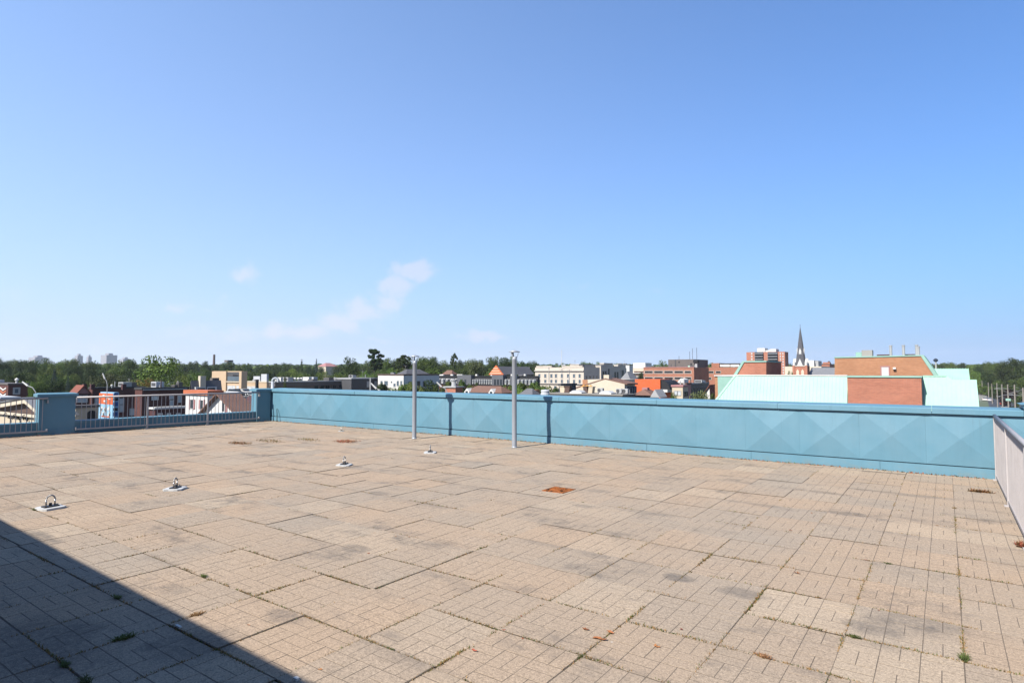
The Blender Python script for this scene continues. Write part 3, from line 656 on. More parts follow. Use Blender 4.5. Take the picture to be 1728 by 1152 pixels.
# ================================================================== THE TOWN
def zat(py, D): return float(at(864, py, D)[2])
BL = {}
class Bld:
    """a building squared up with the street grid: front faces -y (sunlit), right side faces +x.
    px0..px1 = front face in the photo, px1..px2 = its right side, D = distance of the near top corner"""
    def __init__(s, name, label, px0, px1, px2, D, ytop, wall, roof=None, zb=G, cat='building', depth=None, par=0.0):
        c = at(px1, ytop, D); s.x1, s.y0, s.z1 = float(c[0]), float(c[1]), float(c[2])
        s.x0 = float(onY(px0, ytop, s.y0)[0])
        s.y1 = s.y0+depth if depth else float(onX(px2, ytop, s.x1)[1])
        BL[name] = s; s.roofed = bool(roof); s.zb = zb; s.D = D; s.t = thing(name, label, cat, ((s.x0+s.x1)/2, (s.y0+s.y1)/2, zb))
        m = MB(); m.box(s.x0, s.x1, s.y0, s.y1, zb, s.z1-(.02 if roof else 0)); m.build('wall', wall, s.t)
        if roof:
            m = MB(); e = .12
            m.box(s.x0-e, s.x1+e, s.y0-e, s.y1+e, s.z1-.02, s.z1+.28 if not par else s.z1+par); m.build('roof', roof, s.t)
    def fx(s, px): return float(onY(px, 620, s.y0)[0])
    def sy(s, px): return float(onX(px, 620, s.x1)[1])
    def fz(s, px, py): return float(onY(px, py, s.y0)[2])
    def sz(s, px, py): return float(onX(px, py, s.x1)[2])
    def front(s, rects, glass='glass', frame='white', fr=.09, name='window'):
        for px0, py0, px1, py1 in rects:
            x0, x1 = s.fx(px0), s.fx(px1); z0, z1 = s.fz(px0, py1), s.fz(px0, py0); m = MB()
            for a in ((x0-fr, x0, z0-fr, z1+fr), (x1, x1+fr, z0-fr, z1+fr), (x0, x1, z1, z1+fr), (x0, x1, z0-fr, z0)): m.box(a[0], a[1], s.y0-.07, s.y0, a[2], a[3])
            w = m.build(name, frame, s.t); m = MB(); m.box(x0, x1, s.y0-.02, s.y0+.02, z0, z1); m.build('pane', glass, w)
    def side(s, rects, glass='glass', frame='white', fr=.09, name='window'):
        for px0, py0, px1, py1 in rects:
            y0, y1 = s.sy(px0), s.sy(px1); z0, z1 = s.sz(px0, py1), s.sz(px0, py0); m = MB()
            for a in ((y0-fr, y0, z0-fr, z1+fr), (y1, y1+fr, z0-fr, z1+fr), (y0, y1, z1, z1+fr), (y0, y1, z0-fr, z0)): m.box(s.x1, s.x1+.07, a[0], a[1], a[2], a[3])
            w = m.build(name, frame, s.t); m = MB(); m.box(s.x1-.02, s.x1+.02, y0, y1, z0, z1); m.build('pane', glass, w)
    def fpart(s, name, px0, py0, px1, py1, mat, out=.08, back=0.0):
        x0, x1 = s.fx(px0), s.fx(px1); z0, z1 = s.fz(px0, py1), s.fz(px0, py0); m = MB(); m.box(x0, x1, s.y0-out, s.y0+back, z0, z1); return m.build(name, mat, s.t)
    def spart(s, name, px0, py0, px1, py1, mat, out=.08, back=0.0):
        y0, y1 = s.sy(px0), s.sy(px1); z0, z1 = s.sz(px0, py1), s.sz(px0, py0); m = MB(); m.box(s.x1-back, s.x1+out, y0, y1, z0, z1); return m.build(name, mat, s.t)
    def rbox(s, name, fx0, fx1, fy0, fy1, h, mat, z=None):
        """box on the roof, fractions of the plan"""
        X = lambda f: s.x0+(s.x1-s.x0)*f; Y = lambda f: s.y0+(s.y1-s.y0)*f; z = s.z1+.281 if z is None else z
        m = MB(); m.box(X(fx0), X(fx1), Y(fy0), Y(fy1), z, z+h); return m.build(name, mat, s.t)
    def hip(s, name, h, mat, over=.35, ridge=.35):
        x0, x1, y0, y1, z = s.x0-over, s.x1+over, s.y0-over, s.y1+over, s.z1; cx, cy = (x0+x1)/2, (y0+y1)/2
        if x1-x0 > y1-y0: r = (x1-x0)*ridge/2; a, b = (cx-r, cy, z+h), (cx+r, cy, z+h)
        else: r = (y1-y0)*ridge/2; a, b = (cx, cy-r, z+h), (cx, cy+r, z+h)
        m = MB(); A, B_, C_, D_ = (x0,y0,z), (x1,y0,z), (x1,y1,z), (x0,y1,z)
        if x1-x0 > y1-y0: m.quad(A, B_, b, a); m.quad(B_, C_, b); m.quad(C_, D_, a, b); m.quad(D_, A, a)
        else: m.quad(A, B_, a); m.quad(B_, C_, b, a); m.quad(C_, D_, b); m.quad(D_, A, a, b)
        m.quad(D_, C_, B_, A); return m.build(name, mat, s.t)
    def gable(s, name, h, mat, axis='y', over=.3, end=None, apex=.5):
        """ridge runs along axis; end = wall material of the gable ends"""
        z = s.z1
        if axis == 'y':
            x0, x1 = s.x0-over, s.x1+over; xa = s.x0+(s.x1-s.x0)*apex; th = .16
            if end: m = MB(); m.prism([(s.x0, z), (s.x1, z), (xa, z+h)], 'y', s.y0, s.y1); m.build('gable_wall', end, s.t)
            k0 = h/(xa-s.x0); k1 = h/(s.x1-xa)
            m = MB(); m.prism([(x0, z-over*k0+.02), (xa, z+h+.02), (x1, z-over*k1+.02), (x1, z-over*k1+th), (xa, z+h+th), (x0, z-over*k0+th)], 'y', s.y0-over, s.y1+over)
        else:
            y0, y1 = s.y0-over, s.y1+over; ya = s.y0+(s.y1-s.y0)*apex; th = .16
            if end: m = MB(); m.prism([(s.y0, z), (s.y1, z), (ya, z+h)], 'x', s.x0, s.x1); m.build('gable_wall', end, s.t)
            k0 = h/(ya-s.y0); k1 = h/(s.y1-ya)
            m = MB(); m.prism([(y0, z-over*k0+.02), (ya, z+h+.02), (y1, z-over*k1+.02), (y1, z-over*k1+th), (ya, z+h+th), (y0, z-over*k0+th)], 'x', s.x0-over, s.x1+over)
        return m.build(name, mat, s.t)
def grid(xs, ys, w, h): return [(x, y, x+w, y+h) for y in ys for x in xs]

# ---------- far left, seen over and through the left railings
b = Bld('brick_shop', 'dark red brick building with a small white framed window at the far left edge', -60, 14, 48, 118, 649, 'darkbrick', 'taupe')
b.side([(26.5, 656, 32.5, 663)], 'glassb', 'ltgrey', .3)
for k in range(3):
    for sg in (-1, 1):
        x0 = b.fx(2 if sg < 0 else 7); x1 = b.fx(7 if sg < 0 else 12); z = b.fz(7, 653+k*5); m = MB()
        za, zb_ = (z, z-.45) if sg < 0 else (z-.45, z)
        m.prism([(x0, za), (x1, zb_), (x1, zb_-.28), (x0, za-.28)], 'y', b.y0-.06, b.y0); m.build('chevron', 'terracotta' if k % 2 else 'white', b.t)
m = MB(); c = at(28, 649, b.D+3); m.lathe((c[0], c[1], b.z1+.28), [(.2, 0), (.2, .5), (.36, .55), (.33, .8), (.1, 1.0), (.03, 1.05)], 12); m.build('roof_vent', 'white', b.t)

# pediment shop, turned towards the street corner
D = 64; cR = at(66, 712, D-2); cL = at(-45, 712, D+9)
ax = Vector((cR[0]-cL[0], cR[1]-cL[1], 0)); Lw = ax.length; ax.normalize(); nx = Vector((ax.y, -ax.x, 0))
if nx.dot(Vector((-cR[0], -cR[1], 0))) < 0: nx = -nx
ps = thing('pediment_shop', 'beige shop front with a pediment and dark sign letters behind the far left railing', 'building', (cR[0], cR[1], G))
def pf(s_, o_, z_): return (cL[0]+ax.x*s_+nx.x*o_, cL[1]+ax.y*s_+nx.y*o_, z_)
def pbox(name, s0, s1, o0, o1, z0, z1, mat):
    m = MB(); obox(m, pf, s0, s1, o0, o1, z0, z1); return m.build(name, mat, ps)
def ppoly(name, poly, o0, o1, mat):
    m = MB(); n = len(poly); m.v = [pf(p[0], o0, p[1]) for p in poly] + [pf(p[0], o1, p[1]) for p in poly]
    m.f = [tuple(range(n)), tuple(range(n, 2*n))] + [(i, (i+1) % n, n+(i+1) % n, n+i) for i in range(n)]; m.mi = [0]*len(m.f); return m.build(name, mat, ps)
zE = zat(698, D); zA = zat(671.5, D); sA = Lw*.86
pbox('wall', 0, Lw*1.12, -2.6, 0, G, zE-.25, 'beige'); ppoly('roof', [(-.2, zE), (Lw*1.14, zE), (sA, zA)], -2.6, -.51, 'darkgrey'); pbox('frieze', -.1, Lw*1.12+.1, .0, .35, zE-.25, zE, 'cream')
ppoly('tympanum', [(0, zE), (Lw*1.12, zE), (sA, zA-.35)], -.5, -.1, 'brown')
for a0, a1 in ((( -.3, zE), (sA, zA)), ((sA, zA), (Lw*1.14, zE))):
    ppoly('raking_cornice', [a0, a1, (a1[0], a1[1]-.5), (a0[0], a0[1]-.5)] if a0[0] < 0 else [a0, a1, (a1[0], a1[1]-.5), (a0[0], a0[1]-.5)], -.3, .45, 'cream')
    ppoly('cornice_flashing', [(a0[0], a0[1]+.12), (a1[0], a1[1]+.12), a1, a0], -.35, .6, 'grey')
cu = bpy.data.curves.new('sign_text', 'FONT'); cu.body = 'ASTREPTO'; cu.size = 1.05; cu.extrude = .04; cu.space_character = 1.2
to = bpy.data.objects.new('tmp', cu); COL.objects.link(to); bpy.context.view_layer.update()
tme = bpy.data.meshes.new_from_object(to); bpy.data.objects.remove(to); tme.materials.clear(); tme.materials.append(M['black'])
lx = onZ(19, 707, 0)   # column of the first letter
s0_ = Lw*((19+45)/(66+45.0)); zz = zat(710, D-1)
MT = Matrix(((ax.x, 0, nx.x, 0), (ax.y, 0, nx.y, 0), (0, 1, 0, 0), (0, 0, 0, 1))); p0 = Vector(pf(s0_, .08, zz))-Vector(LOC[ps.name])
for v in tme.vertices: v.co = (MT @ v.co) + p0
so = bpy.data.objects.new('sign_lettering', tme); COL.objects.link(so); so.parent = ps
for px in (22, 37, 51):
    s_ = Lw*((px+45)/111.0); m = MB(); m.path([pf(s_, .0, zat(700.5, D)), pf(s_, .5, zat(699.5, D)), pf(s_, .6, zat(702, D))], .05, 6); m.lathe(pf(s_, .6, zat(704, D)), [(.24, 0), (.16, .14), (.05, .2)], 8); m.build('sign_lamp', 'black', ps)
b = Bld('flat_roof_shed', 'low dark building with pale blue white roof behind the pediment shop', -70, 2, 33, 82, 673.5, 'navy', 'silver')
# row right of the shaded pier
b = Bld('red_house', 'small reddish house with white gable and trim just right of the shaded pier', 118, 129, 152, 96, 664, 'darkbrick', None)
b.gable('roof', 1.2, 'redroof', 'x', end='pink'); b.side([(133, 669, 137, 677), (143, 669, 147, 677)], 'glassw', 'white', .2)
b.rbox('chimney', .4, .6, .7, .95, 1.5, 'maroon', z=b.z1)
b = Bld('low_beige_shop', 'low beige stucco building with dark arched opening behind the railing', 122, 128, 166, 70, 688, 'beige', 'taupe')
m = MB(); y0, y1 = b.sy(150), b.sy(165); zt = b.sz(150, 697); m.prism([(y0, G)]+[((y0+y1)/2-(y1-y0)/2*math.cos(a), zt+(y1-y0)*.35*math.sin(a)) for a in [math.pi*i/8 for i in range(9)]]+[(y1, G)], 'x', b.x1-.1, b.x1+.05); m.build('arch_opening', 'black', b.t)
b = Bld('brick_terrace_house', 'dark brick flat roofed building with tall grey windows beside the mural', 150, 156, 244, 108, 656, 'darkbrick', 'tar')
b.side([(204, 673, 210, 681), (204, 684, 210, 694), (163, 672, 169, 690), (222, 690, 230, 700)], 'glassw', 'ltgrey', .15)
for px in (156, 209): c = at(px, 650, 104); m = MB(); m.box(c[0]-.3, c[0]+.3, c[1]-.3, c[1]+.3, b.z1, b.z1+.95); m.build('chimney', 'maroon', b.t)
c = at(190, 652, 103); m = MB(); m.lathe((c[0]-3, c[1]+1, b.z1+.28), [(.07, 0), (.07, .25), (.18, .28), (.2, .42), (.1, .55), (.02, .58)], 10); m.build('roof_vent', 'white', b.t)
b = Bld('mural_block', 'painted block with orange and pale blue mural on its sunny side and blue stripes', 169.5, 193, 201, 78, 662, 'ltblue', None)
b.fpart('mural_top', 169.6, 663, 192.8, 681, 'orangewall', .05); b.fpart('mural_bottom', 169.6, 681, 192.8, 712, 'ltblue', .05)
r_ = random.Random(4)
for k in range(16):
    px = 171+r_.random()*18; py = 684+r_.random()*17; b.fpart('mural_stroke', px, py, px+r_.uniform(1.0, 2.6), py+r_.uniform(3, 8), 'white', .09)
for px, py, w, h in ((176, 666, 3, 4), (181, 668, 5, 3), (178, 675, 4, 3), (186, 672, 4, 2), (175, 701, 14, 2)): b.fpart('mural_stroke', px, py, px+w, py+h, 'white' if py < 700 else 'orangewall', .09)
for py, mt in ((663, 'bluepanel'), (671, 'black'), (678, 'bluepanel'), (688, 'black'), (695, 'bluepanel')): b.spart('stripe', 193.2, py, 200.8, py+(7 if mt == 'bluepanel' else 5), mt, .05)
b = Bld('maroon_brick_block', 'long maroon brick block with black roof edge and white boards behind the railing', 228, 240, 318, 96, 657, 'darkbrick', 'tar')
b.side([(288, 666, 292.5, 672), (289, 676, 293.5, 690), (302, 668, 306, 678)], 'glassw', 'white', .12); b.spart('notice_board', 257, 665, 269, 675, 'white', .08)
b.spart('roof_flashing', 242, 656.6, 316, 658.6, 'ltgrey', .2); c = at(292, 650, 94); m = MB(); m.tube((c[0]-4, c[1], b.z1+.28), (c[0]-4, c[1], b.z1+1.5), .08); m.build('flue', 'brown', b.t)
b = Bld('low_annex', 'low brick annex with white roof edge in front of the maroon block', 252, 262, 316, 74, 690.5, 'maroon', None)
m = MB(); m.box(b.x0, b.x1+.2, b.y0-.2, b.y1+.2, b.z1, b.z1+.22); m.build('white_fascia', 'white', b.t)
m = MB(); m.box(b.x0+.2, b.x1-.3, b.y0+.2, b.y1-.2, b.z1+.22, b.z1+.26); m.build('roof_sheet', 'roofgrav', b.t)
b.side([(270, 698, 275, 704), (285, 698, 289, 704), (300, 698, 305, 704)], 'glassw', 'white', .1)
# white stucco house with the shuttered windows and the gable
b = Bld('white_stucco_house', 'white stucco house with pink shutters and red tiled parapet behind the left railing', 313, 352, 375, 70, 667, 'white', None)
b.front([(323.5, 674, 328.5, 689), (340, 675, 345, 690)], 'glass', 'white', .08)
for px in (321.3, 329.2, 337.8, 345.8): b.fpart('shutter', px, 674, px+1.9, 690, 'pink', .08)
m = MB(); m.box(b.x0-.15, b.x1+.15, b.y0-.2, b.y1+.1, b.z1, b.z1+.55); m.build('parapet', 'terracotta', b.t)
b2 = Bld('grey_roof_house', 'house with long grey shingle roof, white gable end and dormers behind the stucco house', 322, 327, 372, 84, 662, 'white', None)
b2.gable('roof', 1.5, 'greyroof', 'y', over=.25, end='white')
for px in (340, 357):
    y = b2.sy(px); m = MB(); m.box(b2.x1-1.4, b2.x1+.1, y-.8, y+.8, b2.z1-.3, b2.z1+.75); dm = m.build('dormer', 'white', b2.t); m = MB(); m.box(b2.x1+.1, b2.x1+.14, y-.5, y+.5, b2.z1-.1, b2.z1+.6); m.build('pane', 'glass', dm)
m = MB(); y = b2.sy(343); m.box(b2.x0+.3, b2.x0+.9, y-.4, y+.4, b2.z1+.5, b2.z1+2.3); m.build('chimney', 'cream', b2.t)
m = MB(); y = b2.sy(369); m.box(b2.x1-1.4, b2.x1-.7, y-.5, y+.5, b2.z1, b2.z1+2.0); m.build('chimney', 'taupe', b2.t)
b = Bld('gabled_house', 'white gable with dark window and steep brown roof beside the stucco house', 345, 404, 428, 62, 700, 'white', None)
hh = zat(667, 62)-b.z1; b.gable('roof', hh, 'brownroof', 'y', over=.55, end='white', apex=.47)
b.front([(377, 677, 381, 694)], 'glass', 'white', .08); b.fpart('shutter', 382.4, 675, 385.6, 696, 'pink', .06)
# brown-roofed hall right of it, parking behind
b = Bld('brown_roof_hall', 'brown metal roofed hall beside the gable, left of the far corner pier', 390, 412, 452, 84, 697, 'brown', None)
m = MB(); m.prism([(b.y0-.3, b.z1), (b.y1+.3, b.z1), (b.y1+.3, b.z1+2.3), (b.y0+3.0, b.z1+2.3)], 'x', b.x0-.3, b.x1+.3); m.build('roof', 'maroon', b.t)
m = MB(); m.box(b.x0-.3, b.x1+.35, b.y0+3, b.y1+.35, b.z1+2.3, b.z1+2.42); m.build('roof_edge', 'ltgrey', b.t)
pk_ = MB(); c = at(405, 666, 132); pk_.box(c[0]-40, c[0]+9, c[1]-9, c[1]+20, G+.02, float(c[2])); tag(pk_.build('parking_deck', 'concrete'), kind='structure')
PKZ = float(c[2])
b = Bld('tan_modern_block', 'tan brick modern block with recessed balcony and shaded side behind the left corner', 360, 411, 417.5, 150, 626, 'tanbrick', None)
b.fpart('recess_shade_panel', 384.5, 627.5, 406.5, 643, 'darkgrey', .05); b.fpart('balcony_glass', 385, 635, 406, 642.5, 'glassb', .12); b.fpart('dark_opening', 394, 632, 403, 635.5, 'black', .1)  # flat dark grey panel: the shade of the recessed balcony painted on the wall
b.fpart('ledge', 384, 643, 407, 644.5, 'cream', .3); b.fpart('pilaster', 407, 626.2, 411, 662, 'tanbrick', .5); b.fpart('blank_panel', 360.1, 626.2, 384, 662, 'tanbrick', .35)
b.front([(385, 651, 392, 659), (393, 651, 397.5, 659), (400, 651, 406, 659)], 'glassw', 'white', .1)
b = Bld('tan_wing', 'lower tan brick wing with strip windows right of the modern block', 416, 450, 458, 158, 645, 'tanbrick', 'cream')
b.front([(418, 652, 425, 659), (426, 652, 432, 659), (433.5, 652, 437, 659)], 'glassw', 'white', .1)
for f0, f1, h in ((.3, .62, 1.3), (.68, .95, 1.9)): b.rbox('roof_unit', f0, f1, .2, .6, h, 'silver')
c = at(433.5, 656, 60); m = MB(); m.tube((c[0], c[1], G), (c[0], c[1], zat(640, 60)), .16, n=10); o = m.build('black_flue', 'black'); tag(o, 'thin black flue rising above the corner pier in front of the tan wing', 'flue')
c = at(460, 654, 34); zt = zat(643, 34); m = MB(); m.path([(c[0], c[1], zat(662, 34)-3), (c[0], c[1], zt)] + [tuple(Vector((c[0], c[1], zt))+_v) for _v in [Vector((float(_rt[0]), float(_rt[1]), 0))*(.16-.16*math.cos(a))+Vector((0, 0, .16*math.sin(a))) for a in [math.pi*i/8 for i in range(1, 10)]]], .085, 10)
o = m.build('gooseneck_vent', 'galv', smooth=True); tag(o, 'pale gooseneck vent pipe just behind the left end of the long parapet', 'vent')
b = Bld('long_low_block', 'long low dark block with white roof line and roof units behind the parapet', 456, 463, 622, 138, 645, 'greybrick', None, depth=None)
m = MB(); m.box(b.x0, b.x1+.9, b.y0-.4, b.y1+.6, b.z1-.02, b.z1+.22); m.build('roof_slab', 'ltgrey', b.t)
m = MB(); m.box(b.x0, b.x1+.6, b.y0-.2, b.y1+.3, b.z1-.9, b.z1-.021); m.build('fascia', 'taupe', b.t)
b.side(grid([531, 541, 550, 562, 575, 590], [650.5], 6, 7), 'glass', 'taupe', .1)
for px, w, mt in ((489, 7, 'white'), (497, 8, 'silver'), (536, 5, 'white'), (544, 7, 'silver')):
    y = b.sy(px); y2 = b.sy(px+w); m = MB(); m.box(b.x1-6, b.x1-3.5, y, y2, b.z1+.22, b.z1+1.1); m.build('roof_unit', mt, b.t)
for px in (510, 515, 521, 526): y = b.sy(px); m = MB(); m.lathe((b.x1-4, y, b.z1+.22), [(.25, 0), (.25, .4), (.45, .45), (.3, .75), (.05, .8)], 8); m.build('roof_vent', 'white', b.t)
b = Bld('dark_grey_block', 'dark grey block with pale panels and white roof line left of the cream building', 560, 593, 640, 150, 639.5, 'darkgrey', 'ltgrey')
for px in (619, 632): b.spart('panel', px, 643, px+5, 653, 'ltgrey', .1)
b = Bld('cream_building', 'cream building with tall sash windows and dark hipped roof left of the left vent pipe', 638, 681, 741, 150, 633, 'white', 'brown')
b.front([(642.5, 642.5, 646, 652), (649, 642.5, 655, 650), (660, 643, 662, 646), (664.5, 647, 668, 652), (670, 642.5, 673.5, 651), (676, 642.5, 679, 651)], 'glassb', 'white', .08)
b.side([(690, 644, 694, 652), (704, 643, 709, 652), (714, 643, 718, 652)], 'glass', 'ltgrey', .1)
hx0, hx1, hy0, hy1, hz0 = b.x0+(b.x1-b.x0)*.55, b.x1-.6, b.y0+1.5, b.y1-3, b.z1+.285
m = MB(); cx_, cy_ = (hx0+hx1)/2, (hy0+hy1)/2; A, B_, C_, D_ = (hx0,hy0,hz0), (hx1,hy0,hz0), (hx1,hy1,hz0), (hx0,hy1,hz0); e1, e2 = (cx_, hy0+2, hz0+1.25), (cx_, hy1-2, hz0+1.25)
m.quad(A, B_, e1); m.quad(B_, C_, e2, e1); m.quad(C_, D_, e2); m.quad(D_, A, e1, e2); m.build('hip_roof', 'slate', b.t)
# ---------- black mansard terrace
DT = 168; ter = Bld('mansard_terrace', 'long dark mansard terrace with white dormers behind the parapet trees', 719, 905, 912, DT, 651, 'darkbrick', None)
def mansard(px0, px1, ytop, ndorm, ybot=651, dw=2.6, dmat='white'):
    x0, x1 = ter.fx(px0), ter.fx(px1); z0, z1 = ter.z1, ter.fz((px0+px1)/2, ytop); m = MB()
    m.prism([(ter.y0-.25, z0), (ter.y0+1.3, z1), (ter.y1, z1), (ter.y1, z0)], 'x', x0, x1); m.build('mansard_roof', 'black', ter.t)
    m = MB(); m.box(x0-.1, x1+.1, ter.y0+1.0, ter.y0+1.5, z1, z1+.35); m.build('roof_cresting', 'black', ter.t)
    for i in range(ndorm):
        px = px0+(px1-px0)*(i+.5)/ndorm; xc = ter.fx(px); w = min(.36, (x1-x0)/ndorm*.18); zb_ = z0+.35; zt = z1-.45; n = 6; m = MB()
        m.prism([(xc-w, zb_), (xc+w, zb_), (xc+w, zt-.4)] + [(xc+w*math.cos(a), zt-.4+w*.8*math.sin(a)) for a in [math.pi*k/n for k in range(1, n)]] + [(xc-w, zt-.4)], 'y', ter.y0-.35, ter.y0+1.2); dm = m.build('dormer', dmat, ter.t)
        m = MB(); m.box(xc-w*.5, xc+w*.5, ter.y0-.38, ter.y0-.35, zb_+.2, zt-.35); m.build('pane', 'glassb', dm)
mansard(721, 774, 635.5, 7); mansard(797, 832, 636, 9); mansard(851, 863, 636, 2); mansard(872, 904, 636, 5)
for px0, px1, yt, mt in ((774, 797, 632.5, 'slatewall'), (832, 851, 632, 'slatewall'), (863, 873, 634, 'slatewall')):
    x0, x1 = ter.fx(px0), ter.fx(px1); zt = ter.fz(px0, yt); m = MB(); m.box(x0, x1, ter.y0-.6, ter.y1-1, ter.z1, zt); m.build('bay', mt, ter.t)
for px0, w in ((836, 3), (841, 3), (846, 3), (779, 3), (786, 3)): ter.fpart('bay_window', px0, 640, px0+w, 649, 'glass', .66)
for px0, px1 in ((722, 727), (733, 742), (754, 758), (765, 774), (796, 799), (822, 831), (856, 861), (878, 881)):
    x0, x1 = ter.fx(px0), ter.fx(px1); zz = ter.fz(px0, 635.5)+.35; m = MB(); m.box(x0, x1, ter.y0+1.7, ter.y0+2.3, zz-.9, zz+.40); m.build('chimney_stack', 'white', ter.t)
x0, x1 = ter.fx(827), ter.fx(851); zt = ter.fz(840, 632); za = ter.fz(840, 616.5); m = MB(); m.prism([(x0, zt+.01), (x1, zt+.01), ((x0+x1)/2, za)], 'y', ter.y0-.7, ter.y0-.2); g_ = m.build('gable', 'orangeroof', ter.t)
for k in range(3):
    zz = zt+(za-zt)*(.12+.26*k); hw = (x1-x0)/2*(1-(.12+.26*k))*.9; xc = (x0+x1)/2; m = MB(); m.box(xc-hw, xc+hw, ter.y0-.74, ter.y0-.7, zz, zz+.22); m.build('band', 'cream', g_)
m = MB(); m.prism([(x0+.1, zt), (x1-.1, zt), ((x0+x1)/2, za-.25)], 'y', ter.y0-.2, ter.y1+14); m.build('ridge_roof', 'slate', ter.t)
b = Bld('slate_roof_house', 'dark house with steep slate roof right of the right vent pipe', 876, 888, 898, 190, 634, 'darkgrey', None); b.gable('roof', 2.6, 'slate', 'x', end='darkgrey')
b = Bld('brown_hip_house', 'house with big brown hipped roof and white dormers low behind the parapet', 787, 846, 864, 78, 663, 'brown', None); b.hip('roof', zat(650.5, 82)-b.z1, 'brownroof', .3, .62)
for px in (791, 832):
    x = b.fx(px); m = MB(); z = b.z1-.25; m.prism([(x-.42, z), (x+.42, z), (x+.42, z+.35), (x, z+.8), (x-.42, z+.35)], 'y', b.y0-.4, b.y0+2.4); dm = m.build('dormer', 'white', b.t); m = MB(); m.box(x-.2, x+.2, b.y0-.43, b.y0-.4, z+.08, z+.42); m.build('pane', 'glass', dm)
c = at(766, 660, 66); ch = thing('brick_chimney', 'red brick chimney with pale cap and pot just above the parapet', 'chimney', (c[0], c[1], G))
m = MB(); m.box(c[0]-.75, c[0]+.75, c[1]-.6, c[1]+.6, G, zat(653.5, 66)); m.build('stack', 'redbrick', ch)
m = MB(); m.box(c[0]-.9, c[0]+.9, c[1]-.75, c[1]+.75, zat(653.5, 66), zat(651.5, 66)); m.build('cap', 'ltgrey', ch)
m = MB(); m.lathe((c[0], c[1], zat(651.5, 66)), [(.3, 0), (.22, .5), (.3, .6), (.3, .75)], 10); m.build('pot', 'ltgrey', ch)
b = Bld('small_chimney_house', 'low house with dark roof and tan chimney between the street trees', 880, 897, 908, 70, 667, 'brown', None); b.hip('roof', .8, 'greyroof')
m = MB(); x = b.fx(889); m.box(x-.5, x+.5, b.y0+1, b.y0+2, b.z1, zat(657.5, 71)); m.build('chimney', 'orangebrick', b.t)
c = at(920, 672, 52); m = MB(); zz = zat(667.5, 52); m.lathe((c[0], c[1], zz), [(.34, -3), (.34, .0), (.40, .02), (.40, .2), (.36, .22), (.36, .38), (.40, .4), (.34, .5), (.05, .54)], 16); o = m.build('turbine_vent', 'silver', smooth=False); tag(o, 'round silver roof vent peeping over the coping where the pipe shadow ends', 'vent')
# ---------- stone buildings
b = Bld('stone_block', 'pale stone classical block with two rows of windows right of the right vent pipe', 903, 985, 1012, 190, 619.5, 'stone', None)
for a in (905, 949): b.fpart('parapet_block', a, 617.3, a+(26 if a == 905 else 34), 619.6, 'stone', .1, .6)
for y in (624.5, 645.5): b.fpart('cornice', 902.6, y, 985.4, y+1.4, 'stone2', .45)
b.fpart('downpipe', 926, 620, 926.8, 662, 'ltgrey', .2)
b.front([(x, y, x+3.4, y+6) for x in (908.5, 918.5, 928.8, 936.5, 946.5) for y in (631, 640.5)] + [(x, 651, x+4, 660) for x in (935, 948, 962)] + [(x, y, x+3.4, y+6) for x in (957, 967, 976.5) for y in (631, 640.5)], 'glassb', 'stone2', .14)
b.side([(x, y, x+1.8, y+4.5) for x in (989, 994.5, 1000.5, 1006) for y in (634, 644)], 'glass', 'stone2', .1)
b.rbox('flagpole', .45, .455, .3, .31, 5.5, 'white')
b2 = Bld('stone_tower_block', 'stone block with square stair tower stepping up right of the classical block', 962, 977, 1003, 206, 615.5, 'stone', 'stone2', depth=20); b2.front([(965, 621, 968, 626), (971, 621, 974, 626)], 'glass', 'stone2', .1)
for i, (a0, a1, a2, yt, DD) in enumerate(((1002, 1014, 1026, 617.5, 214), (1012, 1019, 1034, 613.5, 224), (1026, 1034, 1048, 619, 232), (1036, 1043, 1056, 616, 242))):
    lb = ('first stone stepped block right of the classical building', 'taller stone stepped block in the row right of the classical building', 'third stone stepped block in the row, half in shade', 'farthest stone stepped block of the row before the white flats')[i]
    b = Bld('stone_step_block', lb, a0, a1, a2, DD, yt, 'stone', 'stone2'); b.side([(a1+3, yt+9, a1+5, yt+20), (a1+7, yt+9, a1+9, yt+20)], 'glass', 'black', .12)
b = Bld('white_flats', 'white flats with balcony bands and a white roof box behind the brick office', 1062, 1089, 1110, 300, 621, 'cream', 'white')
for y in (626, 632, 638): b.fpart('balcony_band', 1070, y, 1089, y+2.6, 'brown', .1); b.fpart('balcony_slab', 1068, y+2.6, 1089.4, y+3.6, 'white', .8)
b.rbox('plant_room', .15, .92, .1, .6, zat(612, 300)-b.z1-.28, 'white')
b = Bld('white_flats_wing', 'lower white flat roofed block left of the white flats', 1040, 1062, 1068, 290, 616, 'white', 'taupe'); b.front([(1045, 621, 1048, 630), (1053, 621, 1057, 632)], 'glass', 'ltgrey', .1)
b = Bld('grey_roof_shop', 'low white shop with grey roof between the stone row and the orange block', 1050, 1062, 1074, 150, 640, 'white', None); b.hip('roof', 2.0, 'grey', .4, .5)
